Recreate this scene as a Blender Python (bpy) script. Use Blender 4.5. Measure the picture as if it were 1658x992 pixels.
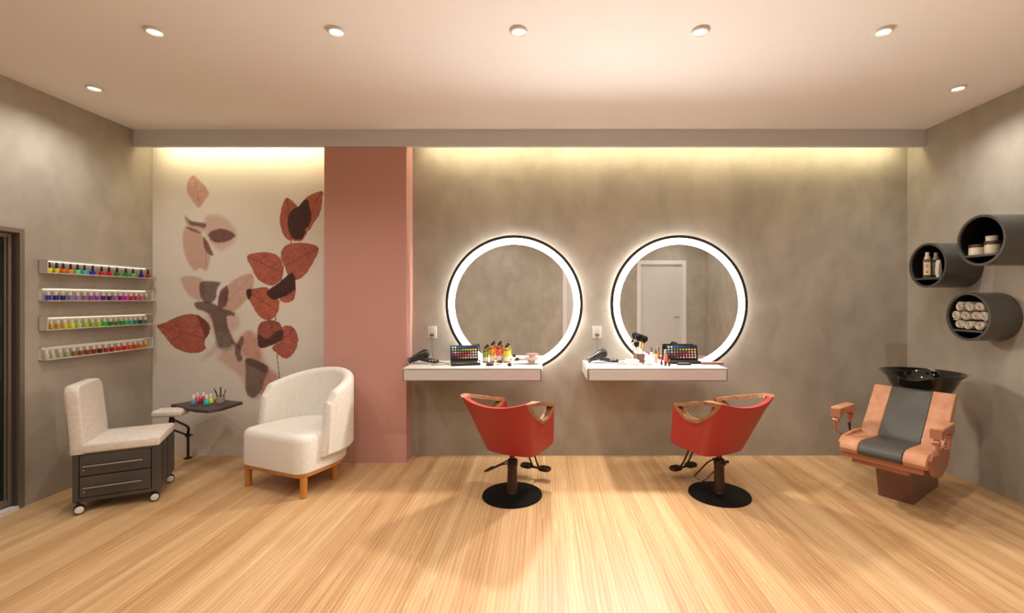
import bpy, bmesh, math, random
import numpy as np
from mathutils import Vector, Matrix
random.seed(7)
C = bpy.context.scene.collection
for o in list(bpy.data.objects): bpy.data.objects.remove(o)
PI = math.pi

# ------------------------------------------------------------------ camera
W, H = 1658, 992
F, VX, VY, CZ = 737.0, 880.0, 486.0, 1.318      # focal length in px, vanishing point, eye height (m)
YB = 3.87                                        # back wall
XL, XR = -3.324, 3.093
YR = -1.03                                       # rear wall
CEIL = 2.70
cd = bpy.data.cameras.new('camera'); cam = bpy.data.objects.new('camera', cd); C.objects.link(cam)
cd.sensor_fit = 'HORIZONTAL'; cd.sensor_width = 36; cd.lens = F / W * 36
cd.shift_x = (W/2 - VX) / W; cd.shift_y = (VY - H/2) / W
cd.clip_start = 0.05
cam.location = (0, 0, CZ); cam.rotation_euler = (PI/2, 0, 0)
bpy.context.scene.camera = cam

sc = bpy.context.scene
sc.view_settings.view_transform = 'Standard'; sc.view_settings.look = 'None'
sc.view_settings.gamma = 1; sc.view_settings.use_curve_mapping = False
sc.view_settings.exposure = 0.74
w = bpy.data.worlds.new('world'); sc.world = w; w.use_nodes = True
w.node_tree.nodes['Background'].inputs[0].default_value = (0.10, 0.16, 0.14, 1)
w.node_tree.nodes['Background'].inputs[1].default_value = 0.06

DOWN_E, DOWN_COL = 18.0, (1.0, 0.955, 0.90)
COVE_E, COVE_COL = 11.0, (1.0, 0.86, 0.52)
RING_E, RING_COL = 5.0, (1.0, 0.93, 0.85)
HALO_E = 50.0
FILL_E = 64.0
SHELF_E = 1.4

def at(px, py, Y):
    return Vector(((px - VX) / F * Y, Y, CZ - (py - VY) / F * Y))

# ------------------------------------------------------------------ materials
def srgb(r, g, b):
    f = lambda c: (c/255/12.92) if c/255 <= 0.04045 else ((c/255+0.055)/1.055)**2.4
    return (f(r), f(g), f(b), 1)
def mat(name, col, rough=0.5, metal=0.0, **k):
    m = bpy.data.materials.new(name); m.use_nodes = True
    b = m.node_tree.nodes['Principled BSDF']
    b.inputs['Base Color'].default_value = col if len(col) == 4 else (*col, 1)
    b.inputs['Roughness'].default_value = rough; b.inputs['Metallic'].default_value = metal
    for kk, v in k.items(): b.inputs[kk.replace('_', ' ')].default_value = v
    return m
def emit(name, col, s):
    m = mat(name, (0.8, 0.8, 0.8, 1))
    b = m.node_tree.nodes['Principled BSDF']
    b.inputs['Emission Color'].default_value = (*col[:3], 1); b.inputs['Emission Strength'].default_value = s
    return m
def N(m, t, **k):
    n = m.node_tree.nodes.new(t)
    for a, v in k.items(): setattr(n, a, v)
    return n
def lk(m, a, b): m.node_tree.links.new(a, b)
def noise_mat(name, c1, c2, scale=(1, 1, 1), detail=6, rough=0.8, bump=0.0, bscale=40, lo=.35, hi=.65, dist=0.0, metal=0):
    """object-space noise between two colours with a fine bump"""
    m = mat(name, c1, rough, metal); b = m.node_tree.nodes['Principled BSDF']
    tc = N(m, 'ShaderNodeTexCoord'); mp = N(m, 'ShaderNodeMapping'); mp.inputs['Scale'].default_value = scale
    lk(m, tc.outputs['Object'], mp.inputs['Vector'])
    nz = N(m, 'ShaderNodeTexNoise'); nz.inputs['Scale'].default_value = 1; nz.inputs['Detail'].default_value = detail
    nz.inputs['Roughness'].default_value = .6; nz.inputs['Distortion'].default_value = dist
    lk(m, mp.outputs[0], nz.inputs['Vector'])
    cr = N(m, 'ShaderNodeValToRGB'); cr.color_ramp.elements[0].position = lo; cr.color_ramp.elements[1].position = hi
    cr.color_ramp.elements[0].color = c1; cr.color_ramp.elements[1].color = c2
    lk(m, nz.outputs['Fac'], cr.inputs[0]); lk(m, cr.outputs[0], b.inputs['Base Color'])
    if bump:
        n2 = N(m, 'ShaderNodeTexNoise'); n2.inputs['Scale'].default_value = bscale; n2.inputs['Detail'].default_value = 3
        lk(m, tc.outputs['Object'], n2.inputs['Vector'])
        bp = N(m, 'ShaderNodeBump'); bp.inputs['Strength'].default_value = bump; bp.inputs['Distance'].default_value = .004
        lk(m, n2.outputs['Fac'], bp.inputs['Height']); lk(m, bp.outputs[0], b.inputs['Normal'])
    return m

def concrete(name):
    m = mat(name, (.3, .27, .22, 1), .75); b = m.node_tree.nodes['Principled BSDF']
    tc = N(m, 'ShaderNodeTexCoord')
    def nz(s, d, sc=(1, 1, 1), di=0):
        mp = N(m, 'ShaderNodeMapping'); mp.inputs['Scale'].default_value = sc
        lk(m, tc.outputs['Object'], mp.inputs['Vector'])
        n = N(m, 'ShaderNodeTexNoise'); n.inputs['Scale'].default_value = s; n.inputs['Detail'].default_value = d
        n.inputs['Distortion'].default_value = di; lk(m, mp.outputs[0], n.inputs['Vector']); return n
    a = nz(1.3, 8, (1, 1, .8), .8); c = nz(6, 5, (1, 1, .7), .4); d = nz(60, 3)
    r1 = N(m, 'ShaderNodeValToRGB'); r1.color_ramp.elements[0].position = .32; r1.color_ramp.elements[1].position = .68
    r1.color_ramp.elements[0].color = (.35, .315, .26, 1); r1.color_ramp.elements[1].color = (.45, .405, .34, 1)
    lk(m, a.outputs['Fac'], r1.inputs[0])
    r2 = N(m, 'ShaderNodeValToRGB'); r2.color_ramp.elements[0].position = .3; r2.color_ramp.elements[1].position = .7
    r2.color_ramp.elements[0].color = (.88, .88, .88, 1); r2.color_ramp.elements[1].color = (1.08, 1.08, 1.08, 1)
    lk(m, c.outputs['Fac'], r2.inputs[0])
    mx = N(m, 'ShaderNodeMixRGB', blend_type='MULTIPLY'); mx.inputs[0].default_value = 1
    lk(m, r1.outputs[0], mx.inputs[1]); lk(m, r2.outputs[0], mx.inputs[2]); lk(m, mx.outputs[0], b.inputs['Base Color'])
    bp = N(m, 'ShaderNodeBump'); bp.inputs['Strength'].default_value = .12; bp.inputs['Distance'].default_value = .003
    lk(m, d.outputs['Fac'], bp.inputs['Height']); lk(m, bp.outputs[0], b.inputs['Normal'])
    return m

def wood_floor():
    m = mat('oak_floor', (.6, .4, .2, 1), .42); b = m.node_tree.nodes['Principled BSDF']
    tc = N(m, 'ShaderNodeTexCoord')
    def mp(sc, loc=(0, 0, 0)):
        n = N(m, 'ShaderNodeMapping'); n.inputs['Scale'].default_value = sc; n.inputs['Location'].default_value = loc
        lk(m, tc.outputs['Object'], n.inputs['Vector']); return n
    def nz(sc, d, di=0, rg=.5):
        n = N(m, 'ShaderNodeTexNoise'); n.inputs['Scale'].default_value = 1; n.inputs['Detail'].default_value = d
        n.inputs['Distortion'].default_value = di; n.inputs['Roughness'].default_value = rg
        lk(m, mp(sc).outputs[0], n.inputs['Vector']); return n
    # board tone: long strips, broken into boards by brick cells
    sw = N(m, 'ShaderNodeSeparateXYZ'); lk(m, tc.outputs['Object'], sw.inputs[0])
    cb = N(m, 'ShaderNodeCombineXYZ'); lk(m, sw.outputs['Y'], cb.inputs['X']); lk(m, sw.outputs['X'], cb.inputs['Y'])
    br = N(m, 'ShaderNodeTexBrick'); br.offset = .37
    br.inputs['Scale'].default_value = 1; br.inputs['Brick Width'].default_value = 2.4; br.inputs['Row Height'].default_value = .135
    br.inputs['Mortar Size'].default_value = .0; br.inputs['Mortar Smooth'].default_value = .3
    br.inputs['Color1'].default_value = (0, 0, 0, 1); br.inputs['Color2'].default_value = (1, 1, 1, 1)
    lk(m, cb.outputs[0], br.inputs['Vector'])
    strip = nz((11, .16, 1), 3, .35)
    fine = nz((55, 1.3, 1), 5, 1.0, .62)
    wv = N(m, 'ShaderNodeTexWave', wave_type='BANDS', bands_direction='X'); wv.inputs['Scale'].default_value = 15
    wv.inputs['Distortion'].default_value = 7; wv.inputs['Detail'].default_value = 2.5; wv.inputs['Detail Scale'].default_value = .6
    lk(m, mp((1, .16, 1)).outputs[0], wv.inputs['Vector'])
    def math_(op, a, b_):
        n = N(m, 'ShaderNodeMath', operation=op)
        for i, v in enumerate((a, b_)):
            if isinstance(v, (int, float)): n.inputs[i].default_value = v
            else: lk(m, v, n.inputs[i])
        return n.outputs[0]
    s = math_('MULTIPLY', strip.outputs['Fac'], .80)
    s = math_('ADD', s, math_('MULTIPLY', fine.outputs['Fac'], .40))
    s = math_('ADD', s, math_('MULTIPLY', wv.outputs['Fac'], .11))
    s = math_('ADD', s, .05)
    cr = N(m, 'ShaderNodeValToRGB'); e = cr.color_ramp.elements
    e[0].position = .44; e[0].color = (.37, .180, .070, 1)
    e[1].position = .94; e[1].color = (.73, .50, .27, 1)
    x = e.new(.66); x.color = (.55, .32, .145, 1)
    lk(m, s, cr.inputs[0])
    ln = nz((26, .5, 1), 2, 1.1)                       # thin pale grain lines
    lr = N(m, 'ShaderNodeValToRGB'); q = lr.color_ramp.elements
    q[0].position = .490; q[0].color = (0, 0, 0, 1); q[1].position = .512; q[1].color = (0, 0, 0, 1)
    p = q.new(.501); p.color = (.55, .55, .55, 1)
    lk(m, ln.outputs['Fac'], lr.inputs[0])
    mx = N(m, 'ShaderNodeMixRGB'); mx.inputs[2].default_value = (.88, .66, .38, 1)
    lk(m, lr.outputs[0], mx.inputs[0]); lk(m, cr.outputs[0], mx.inputs[1]); lk(m, mx.outputs[0], b.inputs['Base Color'])
    return m

M = {}
M['concrete'] = concrete('greige_concrete')
M['floor'] = wood_floor()
M['ceiling'] = mat('ceiling_paint', (.88, .86, .87, 1), .9)
M['beam'] = mat('beam_paint', (.63, .64, .67, 1), .85)
M['pink'] = mat('pink_wall_paint', (.55, .29, .245, 1), .8)
M['white_trim'] = mat('white_trim', (.74, .72, .70, 1), .5)
M['door_white'] = mat('door_white', (.62, .60, .57, 1), .5)
M['alu'] = mat('bronze_aluminium', (.25, .21, .17, 1), .45, .5)
M['alu_dark'] = mat('dark_aluminium', (.09, .065, .055, 1), .5, .3)
M['night_glass'] = mat('night_glass', (.012, .02, .016, 1), .08)
M['black'] = mat('black_plastic', (.012, .011, .011, 1), .35)
M['black_matt'] = mat('black_matt', (.003, .003, .003, 1), .6, 0, Specular_IOR_Level=.15)
M['gloss_black'] = mat('gloss_black', (.008, .007, .007, 1), .06, Coat_Weight=.5)
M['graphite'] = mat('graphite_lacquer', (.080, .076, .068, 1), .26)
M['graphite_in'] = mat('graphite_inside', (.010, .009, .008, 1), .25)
M['white_lam'] = mat('white_laminate', (.60, .57, .535, 1), .45)
M['grey_edge'] = mat('grey_edge', (.20, .17, .14, 1), .5)
M['mirror'] = mat('mirror_glass', (.88, .88, .87, 1), .01, 1)
M['ring'] = emit('ring_light', RING_COL, RING_E)
M['halo'] = emit('halo_light', (1, .97, .93), HALO_E)
M['cove'] = emit('cove_strip', COVE_COL, COVE_E)
M['frame_blk'] = mat('black_frame', (.02, .016, .013, 1), .4)
M['lamp_glow'] = emit('lamp_glow', (1, .9, .66), 2.2)
M['white_fabric'] = noise_mat('white_boucle', (.76, .72, .66, 1), (.84, .80, .74, 1), (60, 60, 60), 4, .95, .35, 220)
M['cream_fabric'] = noise_mat('cream_woven', (.64, .57, .50, 1), (.78, .71, .64, 1), (30, 30, 90), 5, .95, .6, 160, .3, .7)
M['leg_wood'] = noise_mat('amber_wood', (.50, .19, .035, 1), (.62, .27, .06, 1), (20, 20, 3), 5, .4)
M['arm_wood'] = noise_mat('walnut_rim', (.20, .085, .030, 1), (.40, .20, .085, 1), (14, 50, 50), 6, .45, 0)
M['red'] = mat('red_vinyl', (.36, .020, .017, 1), .42)
M['steel_gray'] = noise_mat('gunmetal', (.065, .058, .052, 1), (.095, .086, .078, 1), (3, 3, 3), 4, .42, 0, 40, metal=.35)
M['handle'] = mat('satin_steel', (.32, .29, .27, 1), .3, .8)
M['caster'] = mat('caster_white', (.70, .68, .66, 1), .35)
M['iron'] = mat('black_bronze', (.055, .030, .020, 1), .3, .7)
M['tan'] = noise_mat('tan_leather', (.44, .19, .09, 1), (.55, .26, .14, 1), (16, 16, 16), 5, .5, .15, 120)
M['grey_leather'] = mat('grey_leather', (.060, .055, .045, 1), .42)
M['copper'] = mat('copper_lacquer', (.40, .17, .10, 1), .38, .35)
M['copper_dark'] = mat('copper_panel', (.20, .105, .08, 1), .30, .45)
M['tray'] = mat('plum_tray', (.055, .040, .045, 1), .45)
M['cable'] = mat('grey_cable', (.14, .12, .11, 1), .5)
M['silver'] = mat('silver', (.6, .57, .54, 1), .25, .9)
M['gold'] = mat('gold', (.75, .42, .12, 1), .25, .8)
M['towel'] = noise_mat('white_towel', (.55, .46, .38, 1), (.78, .70, .62, 1), (25, 25, 25), 4, .95, .8, 150)
M['soft_white'] = mat('soft_white', (.72, .68, .62, 1), .6)

# ------------------------------------------------------------------ mesh helpers
class MB:
    def __init__(s): s.bm = bmesh.new(); s.mats = []
    def _tag(s, faces, m):
        i = 0
        if m is not None:
            if m not in s.mats: s.mats.append(m)
            i = s.mats.index(m)
        for f in faces: f.material_index = i
    def box(s, c, d, bev=0, seg=2, rz=0, m=None, mtx=None):
        t = bmesh.new(); bmesh.ops.create_cube(t, size=1)
        bmesh.ops.scale(t, vec=d, verts=t.verts)
        if bev: bmesh.ops.bevel(t, geom=t.edges[:], offset=bev, segments=seg, affect='EDGES', profile=.5)
        X = Matrix.Translation(c) @ Matrix.Rotation(rz, 4, 'Z')
        if mtx is not None: X = mtx @ X
        return s.merge(t, X, m)
    def merge(s, t, X=None, m=None):
        vm = {}
        for v in t.verts: vm[v] = s.bm.verts.new(X @ v.co if X is not None else v.co)
        fs = []
        for f in t.faces:
            try: fs.append(s.bm.faces.new([vm[v] for v in f.verts]))
            except ValueError: pass
        s._tag(fs, m); t.free(); return s
    def bb(s, x0, x1, y0, y1, z0, z1, bev=0, seg=2, m=None):
        return s.box(((x0+x1)/2, (y0+y1)/2, (z0+z1)/2), (abs(x1-x0), abs(y1-y0), abs(z1-z0)), bev, seg, 0, m)
    def rings(s, loops, closed=True, caps=True, m=None):
        R = [[s.bm.verts.new(p) for p in L] for L in loops]; fs = []
        n = len(R[0])
        for a, b in zip(R, R[1:]):
            for i in range(n if closed else n-1):
                j = (i+1) % n
                fs.append(s.bm.faces.new((a[i], a[j], b[j], b[i])))
        if caps and closed:
            fs.append(s.bm.faces.new(R[0][::-1])); fs.append(s.bm.faces.new(R[-1]))
        s._tag(fs, m); return s
    def lathe(s, prof, c=(0, 0, 0), n=24, m=None, axis='Z', caps=True, sc=(1, 1)):
        L = []
        for r, z in prof:
            L.append([])
            for i in range(n):
                a = 2*PI*i/n; p = (r*math.cos(a)*sc[0], r*math.sin(a)*sc[1], z)
                if axis == 'X': p = (p[2], p[0], p[1])
                if axis == 'Y': p = (p[0], p[2], p[1])
                L[-1].append(Vector(p) + Vector(c))
        return s.rings(L, True, caps, m)
    def cyl(s, a, b, r, r2=None, n=14, m=None):
        a, b = Vector(a), Vector(b); d = (b-a).normalized(); u = d.orthogonal().normalized(); v = d.cross(u)
        r2 = r if r2 is None else r2
        return s.rings([[p + (u*math.cos(2*PI*i/n) + v*math.sin(2*PI*i/n))*q for i in range(n)] for p, q in ((a, r), (b, r2))], m=m)
    def tube(s, pts, r, n=10, m=None):
        P = [Vector(p) for p in pts]; L = []; u = None
        for i, p in enumerate(P):
            d = (P[min(i+1, len(P)-1)] - P[max(i-1, 0)]).normalized()
            u = d.orthogonal().normalized() if u is None else (u - d*u.dot(d)).normalized()
            v = d.cross(u); rr = r[i] if isinstance(r, (list, tuple)) else r
            L.append([p + (u*math.cos(2*PI*k/n) + v*math.sin(2*PI*k/n))*rr for k in range(n)])
        return s.rings(L, m=m)
    def prism(s, outline, layers, m=None):
        """convex outline [(x,y)], layers [(inset, z)]"""
        n = len(outline); P = [Vector((x, y)) for x, y in outline]; nr = []
        for i in range(n):
            a, b = P[i]-P[i-1], P[(i+1) % n]-P[i]
            t = (a.normalized() + b.normalized()).normalized(); nr.append(Vector((-t.y, t.x)))
        return s.rings([[(*(P[i] + nr[i]*ins), z) for i in range(n)] for ins, z in layers], m=m)
    def build(s, name, m, parent=None, smooth=True, loc=None):
        bmesh.ops.recalc_face_normals(s.bm, faces=s.bm.faces[:])
        me = bpy.data.meshes.new(name)
        s.bm.to_mesh(me); s.bm.free()
        for x in (s.mats or [m]): me.materials.append(x if x is not None else m)
        o = bpy.data.objects.new(name, me); C.objects.link(o)
        if parent is not None: o.parent = parent
        if loc is not None: o.location = loc
        if smooth and len(me.polygons):
            me.polygons.foreach_set('use_smooth', [True]*len(me.polygons))
            try: me.set_sharp_from_angle(angle=math.radians(35))
            except Exception: pass
        return o

def tag(o, label=None, cat=None, group=None, kind=None):
    if label: o['label'] = label
    if cat: o['category'] = cat
    if group: o['group'] = group
    if kind: o['kind'] = kind
    return o
def thing(name, label, cat, loc=(0, 0, 0), rz=0, group=None):
    o = bpy.data.objects.new(name, None); C.objects.link(o); o.empty_display_size = .05
    o.location = loc; o.rotation_euler = (0, 0, rz)
    return tag(o, label, cat, group)
def struct(o): return tag(o, kind='structure')
def copy_tree(o, parent=None):
    c = o.copy(); C.objects.link(c)
    if parent is not None: c.parent = parent
    for ch in list(o.children): copy_tree(ch, c)
    return c
def catmull(pts, k=8, closed=False):
    P = [Vector(p) for p in pts]; n = len(P); out = []
    for i in range(n if closed else n-1):
        if closed: a, b, c, d = P[i-1], P[i], P[(i+1) % n], P[(i+2) % n]
        else: a, b, c, d = P[max(i-1, 0)], P[i], P[i+1], P[min(i+2, n-1)]
        for j in range(k):
            t = j/k
            out.append(.5*((2*b) + (c-a)*t + (2*a-5*b+4*c-d)*t*t + (3*b-a-3*c+d)*t**3))
    if not closed: out.append(P[-1])
    return out
def rrect(hx, hy, r, n=5):
    out = []
    for cx, cy, a0 in ((hx-r, hy-r, 0), (-hx+r, hy-r, PI/2), (-hx+r, -hy+r, PI), (hx-r, -hy+r, 1.5*PI)):
        for i in range(n+1):
            a = a0 + PI/2*i/n; out.append((cx + r*math.cos(a), cy + r*math.sin(a)))
    return out

# ------------------------------------------------------------------ the room
b = MB(); b.bb(XL-.6, XR+.1, YR-.1, YB+.1, -.1, 0); struct(b.build('floor', M['floor'], smooth=False))
b = MB(); b.bb(XL-.1, XR+.1, YR-.1, YB+.1, CEIL, CEIL+.1); struct(b.build('ceiling', M['ceiling'], smooth=False))
b = MB(); b.bb(XL-.1, XR+.1, YB, YB+.1, 0, CEIL); struct(b.build('wall_back', M['concrete'], smooth=False))
b = MB(); b.bb(XR, XR+.1, YR, YB, 0, CEIL); struct(b.build('wall_right', M['concrete'], smooth=False))
DY1, DY0, DZ = 2.906, .9, 1.772                   # sliding door opening in the left wall
b = MB(); b.bb(XL-.1, XL, DY1, YB, 0, CEIL); b.bb(XL-.1, XL, YR, DY0, 0, CEIL); b.bb(XL-.1, XL, DY0, DY1, DZ, CEIL)
struct(b.build('wall_left', M['concrete'], smooth=False))
b = MB()
rd = [((1030-VX)/F*8.77, (1109-VX)/F*8.77), ((911-VX)/F*8.77, (990-VX)/F*8.77)]
RDZ = 2.08
b.bb(XL-.1, XR+.1, YR-.1, YR, RDZ, CEIL)
b.bb(XL-.1, rd[1][0], YR-.1, YR, 0, RDZ); b.bb(rd[1][1], rd[0][0], YR-.1, YR, 0, RDZ); b.bb(rd[0][1], XR+.1, YR-.1, YR, 0, RDZ)
struct(b.build('wall_rear', M['concrete'], smooth=False))
# doors in the rear wall, seen in the mirrors
for i, (x0, x1) in enumerate(rd):
    d = MB(); t = .075
    d.bb(x0+t, x1-t, YR-.07, YR-.03, .005, RDZ-t)
    dd = struct(d.build('door_%d' % (i+2), M['door_white'], smooth=False))
    f = MB(); f.bb(x0, x0+t, YR-.1, YR+.012, 0, RDZ); f.bb(x1-t, x1, YR-.1, YR+.012, 0, RDZ); f.bb(x0+t, x1-t, YR-.1, YR+.012, RDZ-t, RDZ)
    f.build('door_frame', M['white_trim'], dd, smooth=False)
    h = MB(); h.cyl((x1-t-.06, YR-.03, 1.0), (x1-t-.06, YR+.02, 1.0), .01); h.cyl((x1-t-.06, YR+.02, 1.0), (x1-t-.16, YR+.02, 1.0), .009)
    h.build('door_handle', M['silver'], dd)
# sliding door (left wall): frame, leaves, dark glass
d = MB(); d.bb(XL-.052, XL-.046, DY0+.05, DY1-.056, .04, DZ-.05)
dd = struct(d.build('door_1', M['night_glass'], smooth=False))
f = MB()
for y0, y1 in ((DY1-.027, DY1), (DY0, DY0+.03)): f.bb(XL-.006, XL+.012, y0, y1, 0, DZ)
f.bb(XL-.006, XL+.012, DY0+.03, DY1-.027, DZ-.027, DZ)
f.build('door_frame', M['alu'], dd, smooth=False)
f = MB(); f.bb(XL-.10, XL-.006, DY1-.034, DY1, .02, DZ-.03); f.bb(XL-.10, XL-.006, DY0, DY1-.034, DZ-.034, DZ)
f.build('door_track', M['alu_dark'], dd, smooth=False)
f = MB(); f.bb(XL-.060, XL-.030, DY1-.051, DY1-.034, .03, DZ-.034, .002); f.bb(XL-.060, XL-.034, DY0+.05, DY1-.051, DZ-.060, DZ-.034, .002)
f.bb(XL-.060, XL-.034, DY0+.05, DY1-.051, .03, .07, .002); f.bb(XL-.060, XL-.034, 1.86, 1.92, .07, DZ-.06, .002)
f.build('sash', M['alu'], dd, smooth=False)
f = MB(); f.bb(XL-.060, XL-.040, DY1-.064, DY1-.057, .07, DZ-.06, .001)
f.build('glazing_bead', M['alu'], dd, smooth=False)
f = MB(); f.bb(XL-.10, XL+.012, DY0+.03, DY1-.03, 0, .02); f.build('sill', M['white_trim'], dd, smooth=False)

# beam and pink pier
YP = 3.695
b = MB(); b.bb(XL, XR, YP-.01, YP+.02, 2.564, CEIL); struct(b.build('trim_1', M['beam'], smooth=False))
px0, px1 = (525-VX)/F*YP, (658-VX)/F*YP
b = MB(); b.bb(px0, px1, YP, YB, 0, 2.564); b.bb(px0, px1, YP+.021, YB, 2.564, CEIL); struct(b.build('wall_pier', M['pink'], smooth=False))
# cove light strips
for i, (x0, x1, lb) in enumerate(((XL+.10, px0-.02, 'warm LED strip hidden in the cove above the leaf mural'), (px1+.10, XR-.10, 'long warm LED strip hidden in the cove above the two mirrors'))):
    t = thing('cove_light', lb, 'led strip', ((x0+x1)/2, YP+.06, 2.63))
    b = MB(); b.box((0, -.020, 0), (x1-x0, .028, .02)); b.build('housing', M['beam'], t, smooth=False)
    b = MB(); b.box((0, -.020, -.013), (x1-x0, .024, .006)); b.box((0, -.003, 0), (x1-x0, .006, .018)); b.build('diffuser', M['cove'], t, smooth=False)

# ------------------------------------------------------------------ mural
MX0, MX1, MZ1 = XL+.002, px0-.001, 2.699
def mural():
    nx, nz = 320, 620
    X = np.linspace(MX0, MX1, nx); Z = np.linspace(0.0, MZ1, nz)
    gx, gz = np.meshgrid(X, Z)
    # picture coordinates of the drawing (one unit = 1/2.361 of a wall pixel)
    u = ((gx*F/YB + VX) - 230) * 2.3613; v = ((VY + (CZ-gz)*F/YB) - 230) * 2.3613
    rng = np.random.RandomState(3)
    def vnoise(sx, sy, seed):
        r = np.random.RandomState(seed).rand(200, 200)
        a = (u/sx) % 199; bb = (v/sy) % 199
        i = np.floor(a).astype(int); j = np.floor(bb).astype(int); fa = a-i; fb = bb-j
        fa = fa*fa*(3-2*fa); fb = fb*fb*(3-2*fb)
        g = lambda p, q: r[q % 200, p % 200]
        return (g(i, j)*(1-fa)+g(i+1, j)*fa)*(1-fb) + (g(i, j+1)*(1-fa)+g(i+1, j+1)*fa)*fb
    n1 = vnoise(7, 7, 1); n2 = vnoise(3.4, 3.4, 2); n3 = vnoise(60, 60, 3); n4 = vnoise(20, 20, 4)
    col = np.ones(u.shape + (3,)) * np.array([.72, .665, .59]); col *= (1 + .05*(n3-.5))[..., None]
    def sd(poly):
        P = np.array([(p.x, p.y) for p in catmull([(a, c, 0) for a, c in poly], 5, True)])
        lo = P.min(0)-45; hi = P.max(0)+45
        msk = (u > lo[0]) & (u < hi[0]) & (v > lo[1]) & (v < hi[1])
        uu, vv = u[msk] + (n1[msk]-.5)*3, v[msk] + (n2[msk]-.5)*3
        dmin = np.full(uu.shape, 1e9); ins = np.zeros(uu.shape, bool)
        for k in range(len(P)):
            a, c = P[k-1], P[k]; e = c-a; L = max((e**2).sum(), 1e-9)
            t = np.clip(((uu-a[0])*e[0] + (vv-a[1])*e[1])/L, 0, 1)
            dmin = np.minimum(dmin, (uu-a[0]-t*e[0])**2 + (vv-a[1]-t*e[1])**2)
            cr = ((a[1] > vv) != (c[1] > vv)) & (uu < (c[0]-a[0])*(vv-a[1])/(c[1]-a[1]+1e-12) + a[0])
            ins ^= cr
        d = np.full(u.shape, 1e3); d[msk] = np.where(ins, -1, 1)*np.sqrt(dmin); return d
    def leaf(poly, c, soft=1.5, op=1.0, tex=.25, vein=None, rim=0):
        nonlocal col
        d = sd(poly); a = np.clip(.5 - d/(2*soft), 0, 1); a = a*a*(3-2*a)*op
        c = np.array(c)[None, None, :] * (1 + tex*(n1-.5) + tex*1.2*(n2-.5) + tex*.8*(n4-.5))[..., None]
        if vein is not None:
            (x0, y0), (x1, y1) = vein; ex, ey = x1-x0, y1-y0; L = math.hypot(ex, ey)
            s = ((u-x0)*ex + (v-y0)*ey)/L; q = ((u-x0)*-ey + (v-y0)*ex)/L
            vm = np.exp(-(q/1.5)**2)*((s > 0) & (s < L))
            ph = (s - np.abs(q)*.75)/17.0
            sm = np.exp(-(((ph - np.round(ph))*17)/1.6)**2)*.45
            c = c*(1 - .55*vm - .35*sm*(vm < .3))[..., None]
        if rim: c = c*(1 - rim*np.exp(-(d/2.2)**2))[..., None]
        col = col*(1-a[..., None]) + c*a[..., None]
    PK = (.50, .22, .155); PK2 = (.52, .27, .20); DK = (.085, .040, .030); RED = (.40, .105, .070); BLK = (.055, .018, .015); MV = (.15, .06, .05)
    leaf([(197,128),(222,148),(250,178),(257,200),(240,225),(222,250),(205,240),(180,205),(172,170),(180,145)], PK, 4, .75, .3, ((200,130),(222,245)))
    leaf([(245,285),(300,280),(340,310),(365,355),(345,390),(300,412),(262,385),(240,340)], PK2, 13, .62, .1)
    leaf([(255,355),(275,337),(315,332),(358,355),(330,378),(280,384)], MV, 4, .95, .2)
    leaf([(165,290),(190,305),(240,312),(243,330),(225,347),(190,335),(170,312)], PK2, 5, .7, .2)
    leaf([(165,280),(190,301),(243,311),(240,328),(215,322),(185,316)], DK, 4, .8)
    leaf([(168,325),(215,345),(240,370),(255,400),(262,440),(247,490),(225,482),(200,490),(170,445),(157,380)], PK, 6, .68, .15)
    leaf([(170,322),(205,334),(232,352),(210,347),(180,334)], DK, 4, .75)
    leaf([(235,362),(256,388),(275,432),(252,425),(238,395)], MV, 3, .9)
    leaf([(240,372),(246,430),(248,488),(244,430)], DK, 2, .7)
    leaf([(150,518),(200,513),(240,533),(230,600),(190,592),(163,560)], PK2, 7, .7, .1)
    leaf([(290,640),(305,590),(325,552),(360,522),(410,502),(428,515),(425,560),(398,605),(350,648)], PK, 5, .68, .2, ((300,640),(420,510)))
    leaf([(230,830),(300,790),(350,730),(375,690),(345,640),(250,640),(265,720),(290,760)], PK2, 16, .55)
    leaf([(290,820),(340,775),(385,735),(420,722),(450,770),(480,850),(525,905),(470,960),(420,978),(380,900),(330,860)], PK2, 15, .65)
    leaf([(385,740),(410,720),(445,750),(452,830),(410,822),(385,800)], PK, 8, .6)
    leaf([(455,850),(490,870),(525,905),(480,945),(450,955)], PK, 8, .7)
    leaf([(222,540),(250,531),(300,537),(288,562),(282,600),(250,618),(225,590)], DK, 4, .85)
    leaf([(300,572),(325,548),(332,575),(322,625),(295,632),(292,600)], MV, 3.5, .95)
    leaf([(205,612),(260,612),(310,635),(350,650),(355,664),(325,668),(335,720),(350,765),(320,785),(290,770),(262,665),(210,636)], DK, 4, .85)
    leaf([(285,730),(340,735),(352,780),(320,798),(288,780)], (.20,.15,.13), 9, .7)
    leaf([(362,775),(378,745),(388,742),(388,770),(378,800),(385,830),(365,835),(355,790)], DK, 4, .8)
    leaf([(340,755),(372,775),(378,790),(350,775)], DK, 3, .7)
    leaf([(400,826),(450,838),(485,862),(470,905),(455,950),(425,978),(398,950),(397,880)], (.15,.095,.08), 4, .88, .35)
    leaf([(400,826),(445,836),(484,860),(468,880),(430,862),(404,850)], DK, 4, .6)
    leaf([(58,702),(90,690),(130,670),(180,657),(215,662),(245,682),(261,705),(258,730),(244,752),(240,770),(243,792),(205,806),(160,800),(120,780),(88,740)], RED, 1.3, 1, .3, ((58,702),(247,750)), .3)
    leaf([(210,660),(245,681),(261,705),(257,732),(244,748),(232,715)], (.13,.038,.028), 3, .85)
    stem = [(574,372),(556,430),(543,470),(530,540),(519,590),(512,660),(512,720),(516,800),(527,905)]
    S = catmull([(a, c, 0) for a, c in stem], 4)
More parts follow.
